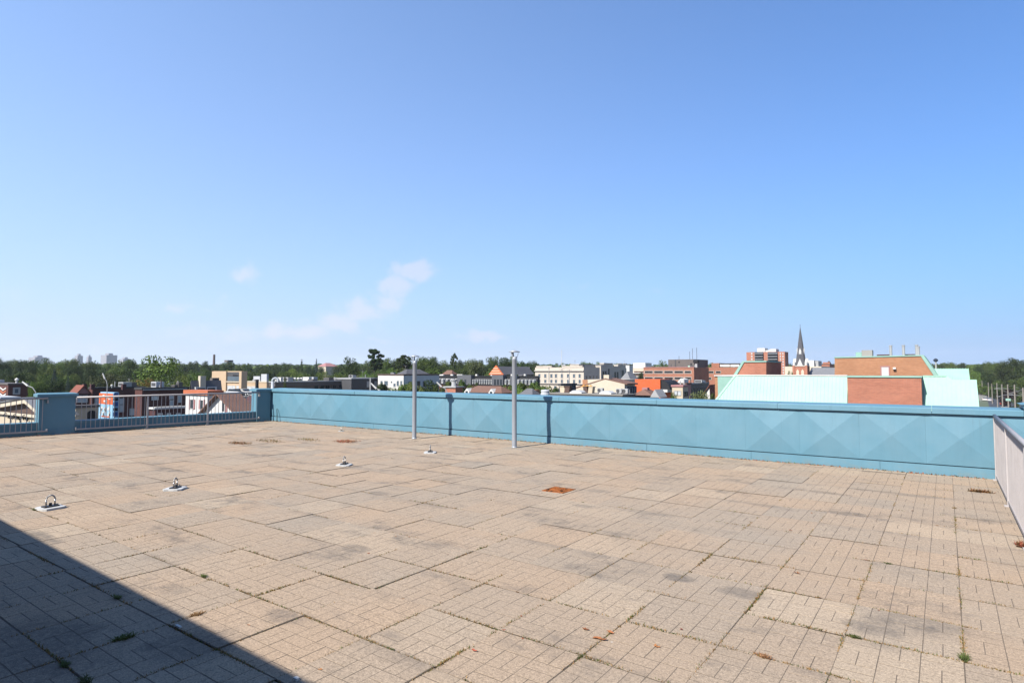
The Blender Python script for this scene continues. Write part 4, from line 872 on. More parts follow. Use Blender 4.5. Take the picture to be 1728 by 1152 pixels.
# ---------- beige gabled hall, clutter on the flat roof before it
b = Bld('beige_gable_hall', 'wide cream gable wall with low pitched roof behind the parapet', 968, 1054, 1071.5, 96, 659, 'cream', None)
xa = .63; zr = zat(640.5, 96); m = MB(); zl, zrr = b.fz(970, 657), b.fz(1054, 648)
m.prism([(b.x0, b.z1), (b.x1, b.z1), (b.x1, zrr), (b.x0+(b.x1-b.x0)*xa, zr), (b.x0, zl)], 'y', b.y0, b.y1); m.build('gable_wall', 'cream', b.t)
m = MB(); m.prism([(b.x0-.3, zl), (b.x0+(b.x1-b.x0)*xa, zr+.02), (b.x1+.4, zrr-.1), (b.x1+.4, zrr+.1), (b.x0+(b.x1-b.x0)*xa, zr+.22), (b.x0-.3, zl+.2)], 'y', b.y0+.12, b.y1+.3); m.build('roof', 'brownroof', b.t)
m = MB(); m.box(b.x1, b.x1+.25, b.y0+.3, b.y1+.1, b.z1-6, zrr-.4); m.build('painted_shade_side', 'navy', b.t)  # navy sheet over the cream side: its shade is put into the colour
for px in (1058, 1062, 1066): b.spart('side_pier', px, 654, px+1.2, 668, 'grey', .45)
xx = b.x0+(b.x1-b.x0)*xa; m = MB(); m.box(xx-.35, xx+.6, b.y0+.2, b.y0+1.2, zr, zr+.75); m.build('vent_box', 'cream', b.t)
b2 = Bld('rear_brick_box', 'tan wall with small orange brick end behind the cream gable hall', 991, 1040, 1046, 112, 640.5, 'cream', None, depth=10); b2.fpart('brick_end', 983, 640.5, 991.5, 652, 'orangebrick', .05, 3)
b = Bld('flat_shop_roof', 'low flat roof with air conditioners and chairs right behind the parapet', 925, 1050, 1072, 66, 667.5, 'taupe', None)
m = MB(); m.box(b.x0-.1, b.x1+.1, b.y0-.1, b.y1+.1, b.z1, b.z1+.12); m.build('roof', 'roofgrav', b.t)
RZ = b.z1+.12
def on_roof(px, w, h, back, mat, name, label, cat, dpt=.8):
    x = b.fx(px); o = MB().box(x, x+w, b.y0+back, b.y0+back+dpt, RZ, RZ+h).build(name, mat); return tag(o, label, cat)
def ac_unit(px, back, label):
    x = b.fx(px); y = b.y0+back; t_ = thing('air_conditioner', label, 'air conditioner', (x, y, RZ), 'air conditioners on the flat roof')
    m = MB(); m.box(x, x+.72, y, y+.4, RZ+.08, RZ+.6); m.build('casing', 'ltgrey', t_, bevel=.03)
    m = MB(); m.tube((x+.26, y-.01, RZ+.34), (x+.26, y-.03, RZ+.34), .2, n=14); m.build('fan_grille', 'darkgrey', t_)
    for q in (.08, .58):
        m = MB(); m.box(x+q, x+q+.06, y+.02, y+.38, RZ, RZ+.08); m.build('foot', 'darkgrey', t_)
ac_unit(990, 2.5, 'white air conditioner on the flat roof, left of the pair before the cream gable'); ac_unit(1028, 1.6, 'white air conditioner on the flat roof, right of the pair before the cream gable')
ac_unit(1037, 1.8, 'white air conditioner at the right end of the flat roof')
for px, w, lab in ((958, 1.6, 'low pale skylight on the flat roof, left one'), (1008, 1.5, 'low pale skylight on the flat roof, right one')):
    x = b.fx(px); t_ = thing('skylight', lab, 'skylight', (x, b.y0+1, RZ), 'skylights on the flat roof'); m = MB(); m.box(x, x+w, b.y0+.4, b.y0+1.6, RZ, RZ+.14); m.build('curb', 'white', t_); m = MB(); m.prism([(x+.05, RZ+.14), (x+w-.05, RZ+.14), (x+w*.75, RZ+.34), (x+w*.25, RZ+.34)], 'y', b.y0+.45, b.y0+1.55); m.build('dome', 'silver', t_)
for k, (px, mt) in enumerate(((932, 'beige'), (940, 'brown'), (972, 'brown'), (979, 'beige'))):
    lab = ('tan', 'brown', 'brown', 'tan')[k]+(' planter box at the left end of the flat roof', ' planter box second from the left on the flat roof', ' planter box beside the yellow parasols', ' planter box before the cream gable')[k]
    x = b.fx(px); t_ = thing('planter_box', lab, 'planter', (x, b.y0+2, RZ), 'planter boxes on the flat roof'); m = MB(); m.prism([(x, RZ), (x+.55, RZ), (x+.65, RZ+.7), (x-.1, RZ+.7)], 'y', b.y0+1.8, b.y0+2.4); m.build('tub', mt, t_); m = MB(); m.box(x-.14, x+.69, b.y0+1.75, b.y0+2.45, RZ+.7, RZ+.78); m.build('rim', mt, t_)
for k, px in enumerate((950, 956, 962)):
    x = b.fx(px); y = b.y0+5; t_ = thing('folded_parasol', ('left', 'middle', 'right')[k]+' yellow parasol of three on the flat roof terrace', 'parasol', (x, y, RZ), 'yellow parasols')
    m = MB(); m.tube((x, y, RZ), (x, y, RZ+.95), .03); m.build('pole', 'wood', t_); m = MB(); m.lathe((x, y, RZ+.6), [(.42, 0), (.25, .12), (.04, .28)], 8); m.build('canopy', 'yellow', t_)
c = Bld('navy_box_building', 'dark navy flat roofed box behind the parasols on the flat roof', 943, 946, 972, 84, 650.5, 'navy', 'darkgrey'); c.side([(950, 653, 955, 656), (960, 653, 965, 656)], 'glassb', 'navy', .05)
# ---------- orange block and its neighbours
b = Bld('orange_block', 'bright orange rendered block with dark curved glass awning', 1071.5, 1114, 1134, 104, 640, 'orangewall', None)
m = MB(); yy0, yy1 = b.sy(1115), b.sy(1133.5); z0_, z1_ = b.sz(1115, 656.5), b.sz(1115, 641); n = 6
m.prism([(b.x1, z0_)]+[(b.x1+1.6*math.sin(a), z0_+(z1_-z0_)*math.cos(a)) for a in [math.pi/2*(1-k/n) for k in range(n+1)]], 'y', yy0, yy1); m.build('curved_awning', 'black', b.t, smooth=False)
for k in range(5): y = yy0+(yy1-yy0)*k/4.0; m = MB(); m.box(b.x1+.02, b.x1+1.66, y-.06, y+.06, z0_-.1, z0_); m.build('awning_rib', 'darkgrey', b.t)
b.spart('white_band', 1114.5, 657, 1134, 661.5, 'white', 1.2)
b = Bld('shingle_hip_house', 'brown shingle roofed house with tan chimney low before the orange block', 1071, 1098, 1112, 74, 667, 'taupe', None); b.hip('roof', zat(655.5, 78)-b.z1, 'brownroof', .3, .5)
m = MB(); x = b.fx(1082); m.box(x-.35, x+.35, b.y0+1, b.y0+1.7, b.z1, zat(654, 75)); m.build('chimney', 'pink', b.t)
m = MB(); x = b.fx(1107); m.prism([(x-.6, b.z1-.2), (x+.6, b.z1-.2), (x, b.z1+.75)], 'y', b.y0-.5, b.y0+2); m.build('pale_gable', 'ltgrey', b.t)
b = Bld('glazed_shop', 'pale flat roofed shop with dark shopfront right of the orange block', 1134, 1152, 1161, 92, 652.5, 'beige', 'pink'); b.front([(1138, 660, 1142, 666), (1143.5, 660, 1148, 666)], 'glassw', 'ltgrey', .1); b.side([(1153.5, 661, 1156, 668), (1157, 661, 1159.5, 668)], 'glass', 'taupe', .05)
b = Bld('white_tent_roof', 'low roof with a small white tent like skylight before the brick office', 1134, 1158, 1166, 110, 648.5, 'pink', 'brown')
m = MB(); x0, x1 = b.fx(1140), b.fx(1152); m.prism([(x0, b.z1+.28), (x1, b.z1+.28), (x1, b.z1+.9), (x1-.6, b.z1+1.1)], 'y', b.y0+.5, b.y0+3); m.build('tent_skylight', 'white', b.t)
b = Bld('pilaster_block', 'grey long block with a row of narrow dark windows before the brick office side', 1148, 1160.5, 1196, 112, 649, 'taupe', 'grey')
b.side(grid([1162, 1165.6, 1169.4, 1173, 1176.6, 1180.2, 1183.8, 1187.4, 1191], [654.5], 1.6, 9), 'glass', 'taupe', .05)
b = Bld('white_gable_shed', 'small white gable with dark red roof left of the green roofed building', 1186, 1199, 1207, 88, 668, 'white', None); b.gable('roof', 1.5, 'redroof', 'y', end='white', apex=.95)
# ---------- brick office
b = Bld('brick_office', 'long red brick office with two rows of dark strip windows', 1086, 1171, 1196, 180, 619.8, 'officebrick', None)
wx = [(1088, 1101.5), (1104, 1118.5), (1121, 1135.5), (1138, 1152.5), (1155.3, 1166)]
b.front([(a, y, c_, y+3.8) for a, c_ in wx for y in (625.7, 636.2)], 'black', 'stone2', .12, 'strip_window'); b.fpart('coping', 1085.8, 619.2, 1171.2, 620.2, 'pink', .1, .4)
b3 = Bld('taupe_plant_block', 'windowless taupe plant block with masts on top of the brick office', 1127.5, 1171, 1174, 192, 606, 'taupe', None, depth=14)
b3.fpart('seam', 1139, 606.5, 1141, 622, 'darkgrey', .05); b3.fpart('louvre', 1145, 609.5, 1147, 612, 'black', .05); b3.fpart('louvre', 1165, 613, 1168, 616, 'black', .05); b3.fpart('green_ledge', 1162, 617, 1172, 619, 'copper', .6)
for fx_, h in ((.3, 1.2), (.72, 2.6), (.83, 3.6), (.99, 3.8)): x = b3.x0+(b3.x1-b3.x0)*fx_; m = MB(); m.tube((x, b3.y0+3, b3.z1), (x, b3.y0+3, b3.z1+h), .07, n=6); m.build('mast', 'darkgrey', b3.t)
c = at(1175, 608, 186); t_ = thing('tank_on_frame', 'small black tank on a pale frame beside the taupe plant block', 'tank', (c[0], c[1], zat(620, 186))); m = MB(); m.box(c[0]-.35, c[0]+.35, c[1]-.35, c[1]+.35, zat(620, 186), zat(612, 186)); m.build('frame', 'ltgrey', t_); m = MB(); m.box(c[0]-.8, c[0]+.8, c[1]-.8, c[1]+.8, zat(612, 186), zat(606.5, 186)); m.build('drum', 'black', t_, bevel=.2)
b = Bld('brick_office_wing', 'red brick office wing with white roof box running behind the green roof', 1184, 1262, 1270, 192, 619.5, 'officebrick', None, depth=20)
b.front([(1184.2, 626, 1204, 629.5), (1208, 626, 1216, 629.5), (1184.2, 636.5, 1200, 640)], 'black', 'stone2', .1, 'strip_window'); b.fpart('brick_stack', 1200, 612.5, 1213, 619.6, 'officebrick', -.5, 5)
b.fpart('white_roof_box', 1213.5, 614, 1230, 618.6, 'white', -1, 6); b.fpart('white_roof_box', 1231, 614, 1246, 618.6, 'white', -1, 6); b.fpart('roof_cap', 1214, 612.8, 1249, 614, 'darkgrey', -.8, 6.4)
# ---------- brick tower flats, church, cream blocks
TD = 330; b = Bld('brick_tower_flats', 'red brick tower block with white balconies and white roof boxes', 1259.5, 1301, 1326, TD, 593.5, 'redbrick', None, depth=9)
for px0, px1 in ((1274, 1289), (1296, 1313)): b.fpart('balcony_shade_panel', px0, 594, px1, 634, 'navy', .05)  # flat navy panels without depth; the shade behind the balconies is their colour
b.x1 = b.fx(1325); m = MB(); x0 = b.fx(1301); m.box(x0, b.x1, b.y0+.02, b.y0+8.7, G, b.z1-.05); m.build('wall', 'redbrick', b.t); b.fpart('balcony_shade_panel', 1296, 594, 1313, 634, 'navy', .08)
for k in range(9):
    y = 596+k*4.6
    for px0, px1 in ((1274.3, 1288.7), (1296.3, 1312.7)): b.fpart('balcony', px0, y, px1, y+1.8, 'grey', 1.3)
    b.front([(1268, y-.5, 1270, y+1.6), (1316.5, y-.5, 1318, y+1.6), (1321, y-.5, 1322.5, y+1.6)], 'glassw', 'white', .08)
for px0, px1, yt in ((1276, 1289, 587), (1297, 1308, 588.5), (1290, 1297, 590.5)): b.fpart('roof_box', px0, yt, px1, 593.6, 'white', -3, 10)
SPX, SD = 1352.3, 205
c = at(SPX, 640, SD); chh = thing('church', 'church with tall slate spire on a red brick belfry', 'church', (c[0], c[1], G)); hw = (1364-1343.5)/2/F*SD*1.02
zt = zat(618, SD); m = MB(); m.box(c[0]-hw*.92, c[0]+hw*.92, c[1]-hw*.92, c[1]+hw*.92, G, zt); tw = m.build('belfry', 'redbrick', chh)
for sx_ in (-1, 1):
    for sy_ in (-1, 1): m = MB(); m.box(c[0]+sx_*hw*.92-.35, c[0]+sx_*hw*.92+.35, c[1]+sy_*hw*.92-.35, c[1]+sy_*hw*.92+.35, G, zt+.25); m.build('buttress', 'redbrick', chh)
    x = c[0]+sx_*hw*.36; m = MB(); zb_, zw = zat(634, SD), zat(626, SD); m.prism([(x-.42, zb_), (x+.42, zb_), (x+.42, zw), (x, zw+.7), (x-.42, zw)], 'y', c[1]-hw*.92-.06, c[1]-hw*.92+.02); m.build('lancet_opening', 'cream', chh)
m = MB(); m.box(c[0]-hw, c[0]+hw, c[1]-hw, c[1]+hw, zt+.0, zt+.3); m.build('cornice', 'stone2', chh)
m = MB(); zs = zt+.3; ztip = zat(550, SD); n = 8; prof = [(hw*.92, 0), (hw*.70, 2.2), (hw*.62, 3.4), (.02, ztip-zs)]; m.lathe((c[0], c[1], zs), prof, 8); spire = m.build('spire', 'slate', chh)
m = MB(); m.tube((c[0], c[1], ztip-.2), (c[0], c[1], zat(546.5, SD)), .06); m.build('finial', 'darkgrey', chh)
for sx_, sy_ in ((0, -1), (1, 0), (-1, 0), (0, 1)):
    bx, by = c[0]+sx_*hw*.95, c[1]+sy_*hw*.95; w = hw*.40; m = MB()
    if sy_: m.prism([(bx-w, zs), (bx+w, zs), (bx, zs+2.3)], 'y', by, by-sy_*1.2)
    else: m.prism([(by-w, zs), (by+w, zs), (by, zs+2.3)], 'x', bx, bx-sx_*1.2)
    m.build('spire_gable', 'white', chh)
    bx, by = c[0]+sx_*hw*.54, c[1]+sy_*hw*.54; w = hw*.17; z0_ = zat(597.5, SD); m = MB()
    if sy_: m.prism([(bx-w, z0_), (bx+w, z0_), (bx+w, z0_+1.0), (bx, z0_+2.1), (bx-w, z0_+1.0)], 'y', by-.05, by-sy_*.9)
    else: m.prism([(by-w, z0_), (by+w, z0_), (by+w, z0_+1.0), (by, z0_+2.1), (by-w, z0_+1.0)], 'x', bx, bx-sx_*.9)
    m.build('lucarne', 'white', chh)
for sx_ in (-1, 1):
    for sy_ in (-1, 1): m = MB(); m.lathe((c[0]+sx_*hw*.88, c[1]+sy_*hw*.88, zs), [(.42, 0), (.42, .9), (.02, 2.6)], 6); m.build('pinnacle', 'white', chh)
m = MB(); ye = c[1]+hw*.5; m.prism([(ye, G), (ye+14, G), (ye+14, zat(634, SD)), (ye+7, zat(622, SD)), (ye, zat(634, SD))], 'x', c[0]+hw*.9, c[0]+18); m.build('nave', 'redbrick', chh)
m = MB(); z0_, zr = zat(635, SD), zat(621.5, SD); m.prism([(ye-.5, z0_), (ye+7, zr+.05), (ye+14.5, z0_), (ye+14.5, z0_+.2), (ye+7, zr+.3), (ye-.5, z0_+.2)], 'x', c[0]+hw*.92, c[0]+18.3); m.build('nave_roof', 'grey', chh)
b = Bld('cream_hall', 'low cream hall with taller box left and right behind the church spire', 1324, 1386, 1390, 240, 618, 'cream', None, depth=22); b.fpart('tall_box', 1340, 608, 1373, 619, 'white', -1, 12); b.fpart('box_side', 1373.2, 608.5, 1379, 619, 'ltgrey', -3, 11)
b = Bld('small_brick_house', 'small red brick gabled building right of the church spire', 1381, 1400, 1405, 260, 615, 'redbrick', 'brown', depth=12); b.fpart('brick_gable', 1388, 611, 1400, 615.2, 'redbrick', -1, 4); b.fpart('chimney', 1396, 609, 1398.5, 613, 'brown', -2, 4)
# ---------- green copper-roofed brick building across the street
gt_V = 58.0
cr = thing('green_roof_building', 'brick building with pale green ribbed metal roofs behind the right half of the parapet', 'building', (-6, gt_V+6, G))
def Y(px, py, V): p = onY(px, py, V); return (float(p[0]), float(p[1]), float(p[2]))
V0, V1 = gt_V, gt_V+1.9; KS = 2.75
zr1 = Y(1330, 634, V1)[2]
def S(px, py):
    d = ray(px, py); t_ = (zr1-CAMZ-KS*V1)/(d[2]-KS*d[1]); q = CAM+d*t_; return (float(q[0]), float(q[1]), float(q[2]))
def roof_poly(pts, name='roof_slope'):
    """steep ribbed metal slope given by its outline; ribs run straight up the slope"""
    P3 = [S(*p) for p in pts]; m = MB(); n = len(P3); o = len(m.v)
    m.v = P3+[(x, y+.22, z-.05) for x, y, z in P3]; m.f = [tuple(range(n)), tuple(range(2*n-1, n-1, -1))]+[(i, (i+1) % n, n+(i+1) % n, n+i) for i in range(n)]; m.mi = [0]*len(m.f)
    ob = m.build(name, 'copper', cr); xs = [p[0] for p in P3]; x = min(xs)+.2
    while x < max(xs)-.05:
        zs = []
        for i in range(n):
            A_, B_ = P3[i], P3[(i+1) % n]
            if (A_[0]-x)*(B_[0]-x) < 0: f = (x-A_[0])/(B_[0]-A_[0]); zs.append((A_[2]+(B_[2]-A_[2])*f, A_[1]+(B_[1]-A_[1])*f))
        if len(zs) >= 2:
            zs.sort(); (za, ya), (zb_, yb) = zs[0], zs[-1]; m = MB(); m.prism([(ya, za), (ya-.026, za+.01), (yb-.026, zb_+.01), (yb, zb_)], 'x', x-.02, x+.02); m.build('seam', 'copper', ob)
        x += .30
    return P3
xb0, xb1 = Y(1430, 650, V0)[0], Y(1555, 650, V0)[0]
PLp = roof_poly([(1188, 702), (1430, 702), (1430, 634), (1241, 634)])
xL = PLp[0][0]; zE = PLp[0][2]
m = MB(); m.box(xL+.3, xb1+.5, V0+.6, V1+16, G, zE); m.build('wall', 'redbrick', cr)
m = MB(); m.box(PLp[3][0]+.05, Y(1575, 634, V1)[0], V1+.25, V1+8, zr1-1.5, zr1-.02); m.build('flat_roof', 'roofgrav', cr)
m = MB(); m.box(PLp[3][0]-.1, Y(1430, 634, V1)[0], V1-.07, V1+.3, zr1+.0, zr1+.10); m.build('ridge_flashing', 'white', cr)
m = MB(); A_, B_ = PLp[0], PLp[3]
m.v = [(A_[0]-.16, A_[1]-.06, A_[2]), (A_[0]+.05, A_[1]-.06, A_[2]), (B_[0]+.05, B_[1]-.06, B_[2]), (B_[0]-.16, B_[1]-.06, B_[2])]; m.v += [(x, y+.4, z) for x, y, z in m.v]
m.f = [(0,1,2,3),(7,6,5,4),(0,4,5,1),(1,5,6,2),(2,6,7,3),(3,7,4,0)]; m.mi = [0]*6; m.build('verge_trim', 'copper', cr)
# protruding brick bay
m = MB(); m.box(xb0, xb1, V0, V1+.1, zE-3, zr1-.08); m.build('brick_bay', 'redbrick', cr)
m = MB(); m.box(xb0-.05, xb1+.05, V0-.08, V1+.3, zr1-.08, zr1+.05); m.build('bay_coping', 'coppertrim', cr)
# right-hand slopes
P2 = roof_poly([(1555, 702), (1654, 702), (1648, 640.5), (1606, 640.5), (1597, 634), (1555, 634)])
m = MB(); m.box(xb1, P2[1][0]-.2, V0+.6, V1+12, G, zE); m.build('wall', 'redbrick', cr)
m = MB(); m.box(xb1+.05, P2[4][0], V1-.05, V1+.3, zr1, zr1+.09); m.build('ridge_flashing', 'copper', cr)
# back right slope
V2 = V1+11; z2a, z2b = Y(1600, 640, V2)[2], Y(1600, 622, V2+3)[2]; xa_, xb_ = Y(1574, 622, V2+3)[0], Y(1634, 622, V2+3)[0]
m = MB(); m.prism([(V2, z2a-2), (V2, z2a), (V2+3, z2b), (V2+6, z2b), (V2+6, z2a-2)], 'x', xa_-1, xb_); o = m.build('rear_roof_slope', 'copper', cr)
for i in range(14): x = xa_+(xb_-xa_)*i/13; m = MB(); m.prism([(V2, z2a), (V2, z2a+.05), (V2+3, z2b+.05), (V2+3, z2b)], 'x', x-.022, x+.022); m.build('seam', 'copper', o)
# left wing: brick end with green wall, seen left of the main slope
xw0, xw1 = Y(1206.5, 650, V1+1.5)[0], Y(1247, 650, V1+1.5)[0]; zw = Y(1230, 634.5, V1+1.5)[2]
m = MB(); m.box(xw0, xw1, V1+1.5, V1+9, G, zw); m.build('wing_wall', 'orangebrick', cr)
m = MB(); m.box(Y(1211.5, 650, V1+1.5)[0], xw1, V1+1.44, V1+1.5, zw-6, zw-.03); gw = m.build('wing_cladding', 'coppertrim', cr)  # darker green: the shade of a turned-away slope is put into its colour
m = MB(); m.box(xw0-.05, xw1, V1+1.38, V1+9, zw, zw+.1); m.build('wing_coping', 'white', cr)
# upper brick blocks with sloped ends
V3 = V1+6.0
def upper(pl_top, pr_top, pl_bot, pr_bot, ytl, ytr, V, mat, dep, name):
    p = [Y(pl_bot, 634, V), Y(pr_bot, 634, V), Y(pr_top, ytr, V), Y(pl_top, ytl, V)]; zb_ = p[0][2]-1.5
    m = MB(); m.prism([(p[0][0], zb_), (p[1][0], zb_), (p[1][0], p[1][2]), (p[2][0], p[2][2]), (p[3][0], p[3][2]), (p[0][0], p[0][2])], 'y', V, V+dep); o = m.build(name, mat, cr); return p
p = upper(1254, 1293, 1238, 1293, 611.5, 611, V3, 'redbrick', 7, 'upper_brick_left')
m = MB(); m.prism([(p[0][0]-.25, p[0][2]-.3), (p[0][0]+.12, p[0][2]-.3), (p[3][0]+.12, p[3][2]+.02), (p[2][0]+.05, p[2][2]+.02), (p[2][0]+.05, p[2][2]+.16), (p[3][0]-.05, p[3][2]+.16)], 'y', V3-.1, V3+7.1); m.build('sloped_trim', 'coppertrim', cr)
V4 = V1+9.0
p = upper(1408.5, 1554, 1408.5, 1576, 604, 600.8, V4, 'orangebrick', 9, 'upper_brick_right')
m = MB(); m.prism([(p[3][0]-.05, p[3][2]), (p[2][0], p[2][2]), (p[1][0], p[1][2]), (p[1][0]+.35, p[1][2]), (p[2][0]+.2, p[2][2]+.12), (p[3][0]-.05, p[3][2]+.12)], 'y', V4-.08, V4+9.1); m.build('sloped_trim', 'coppertrim', cr)
d0, d1 = Y(1487.5, 619, V4), Y(1500, 640, V4); m = MB(); m.box(d0[0], d1[0], V4-.03, V4+.02, d1[2], d0[2]); dd = m.build('door', 'white', cr); m = MB(); m.box(d0[0]-.1, d0[0], V4-.06, V4, d1[2], d0[2]+.1); m.box(d1[0], d1[0]+.1, V4-.06, V4, d1[2], d0[2]+.1); m.box(d0[0], d1[0], V4-.06, V4, d0[2], d0[2]+.1); m.build('door_frame', 'pink', dd)
l_ = Y(1509.5, 621, V4); m = MB(); m.box(l_[0]-.12, l_[0]+.12, V4-.3, V4, l_[2]-.1, l_[2]+.08); m.build('wall_lamp', 'white', cr)
zt_ = p[2][2]+.12
for px, w, h, mt in ((1445, .55, .42, 'coppertrim'), (1455, .95, .62, 'concrete')):
    q = Y(px, 600, V4+3); m = MB(); m.box(q[0], q[0]+w, V4+2.5, V4+3.6, zt_-.4, zt_+h); m.build('roof_unit', mt, cr)
for px in (1503.5, 1525, 1547.2, 1550): q = Y(px, 600, V4+3); m = MB(); m.lathe((q[0], V4+3, zt_-.5), [(.125, 0), (.125, 1.45 if px < 1549 else 1.3), (.15, 1.46 if px < 1549 else 1.31), (.15, 1.58 if px < 1549 else 1.42)], 12); m.build('stack', 'ltgrey', cr, smooth=False)
for px, w in ((1478, 1.2), (1523, 1.0)): q = Y(px, 600, V4+3); m = MB(); m.box(q[0], q[0]+w, V4+4, V4+5, zt_-.4, zt_+.18); m.build('roof_hatch', 'maroon', cr)
q = Y(1579.5, 621, V2+4); m = MB(); m.tube((q[0], V2+4, z2b), (q[0], V2+4, z2b+.7), .07); o = m.build('lamp_post', 'ltgrey', cr); m = MB(); m.lathe((q[0], V2+4, z2b+.7), [(.08, 0), (.2, .1), (.2, .25), (.05, .36)], 8); m.build('lamp_head', 'navy', o)

# ---------- small rooftop fittings
for nm, n, sd_ in (('brick_terrace_house', 4, 1), ('maroon_brick_block', 5, 2), ('dark_grey_block', 4, 3), ('cream_building', 3, 4), ('stone_block', 4, 5), ('brick_office', 6, 6), ('brick_office_wing', 4, 7), ('tan_wing', 3, 8), ('long_low_block', 5, 9), ('pilaster_block', 4, 10), ('white_flats_wing', 3, 11), ('glazed_shop', 2, 12), ('navy_box_building', 3, 13), ('brick_shop', 3, 14), ('flat_roof_shed', 2, 15)):
    b = BL[nm]; r_ = random.Random(sd_); z = b.z1+(.285 if b.roofed else .005 if nm != 'long_low_block' else .225)
    for k in range(n):
        fx_, fy_ = r_.uniform(.12, .9), r_.uniform(.12, .85); x, y = b.x0+(b.x1-b.x0)*fx_, b.y0+(b.y1-b.y0)*fy_; q = r_.random()
        if q < .4:
            w, h_ = r_.uniform(.4, 1.1), r_.uniform(.35, .9); m = MB(); m.box(x-w, x+w, y-w*.7, y+w*.7, z, z+h_); u_ = m.build('roof_unit', r_.choice(('ltgrey', 'silver', 'taupe')), b.t); m = MB(); m.box(x-w*.8, x+w*.8, y-w*.7-.03, y-w*.7, z+h_*.2, z+h_*.8); m.build('louvre', 'darkgrey', u_)
        elif q < .75: m = MB(); m.tube((x, y, z), (x, y, z+r_.uniform(.5, 1.1)), .09, n=8); m.build('vent_stub', r_.choice(('ltgrey', 'darkgrey')), b.t)
        else:
            h_ = r_.uniform(1.2, 2.4); m = MB(); m.tube((x, y, z), (x, y, z+h_), .035, n=5); a_ = m.build('aerial', 'grey', b.t)
            for j in range(3): m = MB(); m.tube((x-.5+.1*j, y, z+h_-.15*j), (x+.5-.1*j, y, z+h_-.15*j), .02, n=4); m.build('aerial_rod', 'grey', a_)

# ---------- far towers on the horizon
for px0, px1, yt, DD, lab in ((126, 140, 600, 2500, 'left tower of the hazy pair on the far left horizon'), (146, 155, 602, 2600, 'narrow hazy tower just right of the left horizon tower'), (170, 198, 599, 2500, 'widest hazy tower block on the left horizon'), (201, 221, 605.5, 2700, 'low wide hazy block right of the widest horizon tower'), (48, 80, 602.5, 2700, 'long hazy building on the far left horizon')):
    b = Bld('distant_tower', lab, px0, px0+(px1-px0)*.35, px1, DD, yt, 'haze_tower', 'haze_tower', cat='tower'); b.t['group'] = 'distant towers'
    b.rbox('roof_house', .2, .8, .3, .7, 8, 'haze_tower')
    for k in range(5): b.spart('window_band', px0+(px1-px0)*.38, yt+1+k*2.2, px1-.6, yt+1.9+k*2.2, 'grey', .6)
c = at(361, 617, 900); m = MB(); m.lathe((c[0], c[1], G), [(2.2, 0), (1.5, zat(598, 900)-G)], 12); o = m.build('factory_chimney', 'brown'); tag(o, 'tall thin brick factory chimney on the left horizon', 'chimney')
c = at(386, 617, 800); t_ = thing('water_tower', 'small boxy tower poking above the far treeline right of the factory chimney', 'tower', (c[0], c[1], G)); m = MB(); m.box(c[0]-2, c[0]+2, c[1]-2, c[1]+2, G, zat(611, 800)); m.build('shaft', 'taupe', t_); m = MB(); m.box(c[0]-4, c[0]+4, c[1]-4, c[1]+4, zat(611, 800), zat(607.5, 800)); m.build('tank', 'taupe', t_)
c = at(509, 618, 500); t_ = thing('lattice_mast', 'thin mast rising from the trees behind the long low block', 'mast', (c[0], c[1], G)); m = MB(); m.tube((c[0], c[1], G), (c[0], c[1], zat(605, 500)), .35, .15, 6); m.build('pole', 'grey', t_)
for z in (611, 608): m = MB(); m.box(c[0]-1.5, c[0]+1.5, c[1]-.2, c[1]+.2, zat(z, 500), zat(z, 500)+.5); m.build('crossarm', 'grey', t_)
b = Bld('pink_roof_house', 'pale pinkish house among the trees left of the tall dark trees', 536, 550, 556, 420, 618, 'cream', None, depth=10); b.hip('roof', 2.5, 'pink')
b = Bld('brown_roof_house', 'house with brown roof in the trees behind the mansard terrace', 748, 762, 770, 215, 631.5, 'taupe', None); b.hip('roof', 1.5, 'brownroof', .4, .5)

# ---------- street at the right, its poles, cars
ST_X = 9.5
m = MB(); m.quad((4.5, 70, G+.02), (14.5, 70, G+.02), (30, 430, G+.02), (18, 430, G+.02)); tag(m.build('road', 'road'), kind='structure')
m = MB(); m.box(14.6, 16.6, 70, 260, G+.0, G+.14); tag(m.build('pavement', 'concrete'), kind='structure')
def streetpole(px, ytop, D, label, arms):
    c = at(px, ytop, D); t_ = thing('utility_pole', label, 'utility pole', (c[0], c[1], G), 'utility poles along the street'); m = MB(); m.tube((c[0], c[1], G), tuple(c), .16, .11, 8); m.build('pole', 'polewood', t_)
    for k, (dx, dz, L_) in enumerate(arms): m = MB(); m.tube((c[0], c[1], c[2]-dz), (c[0]+dx, c[1]+.2, c[2]-dz+L_), .04, n=6); m.build('arm', 'grey', t_)
    if arms: m = MB(); dx, dz, L_ = arms[0]; m.box(c[0]+dx-.28, c[0]+dx+.28, c[1]+.08, c[1]+.32, c[2]-dz+L_-.06, c[2]-dz+L_+.06); m.build('lamp_head', 'grey', t_)
    return c, t_
PL = [(1653, 641, 330, 'farthest wooden pole just right of the green roof'), (1657, 642, 300, 'second wooden pole right of the green roof'), (1667.5, 645, 250, 'third wooden pole along the street at right'), (1673.5, 647, 220, 'fourth wooden pole along the street at right'), (1682, 646, 190, 'fifth wooden pole along the street at right')]
tops = []
for px, yt, D, lab in PL: tops.append(streetpole(px, yt, D, lab, [])[0])
c, t_ = streetpole(1690.5, 648, 150, 'street pole with small lamp arm, leftmost of the four near poles', [(-1.2, 1.3, .1), (2.4, 1.5, -1.2)]); tops.append(c)
c, t_ = streetpole(1700.3, 648.5, 135, 'street pole with twin arms and a green sign, second of the four near poles', [(-1.8, 1.0, .15), (3.0, 2.0, 1.0)]); tops.append(c)
m = MB(); m.box(c[0]-.45, c[0]+.45, c[1]-.15, c[1]-.11, zat(676, 135), zat(672, 135)); m.build('sign', 'coppertrim', t_)
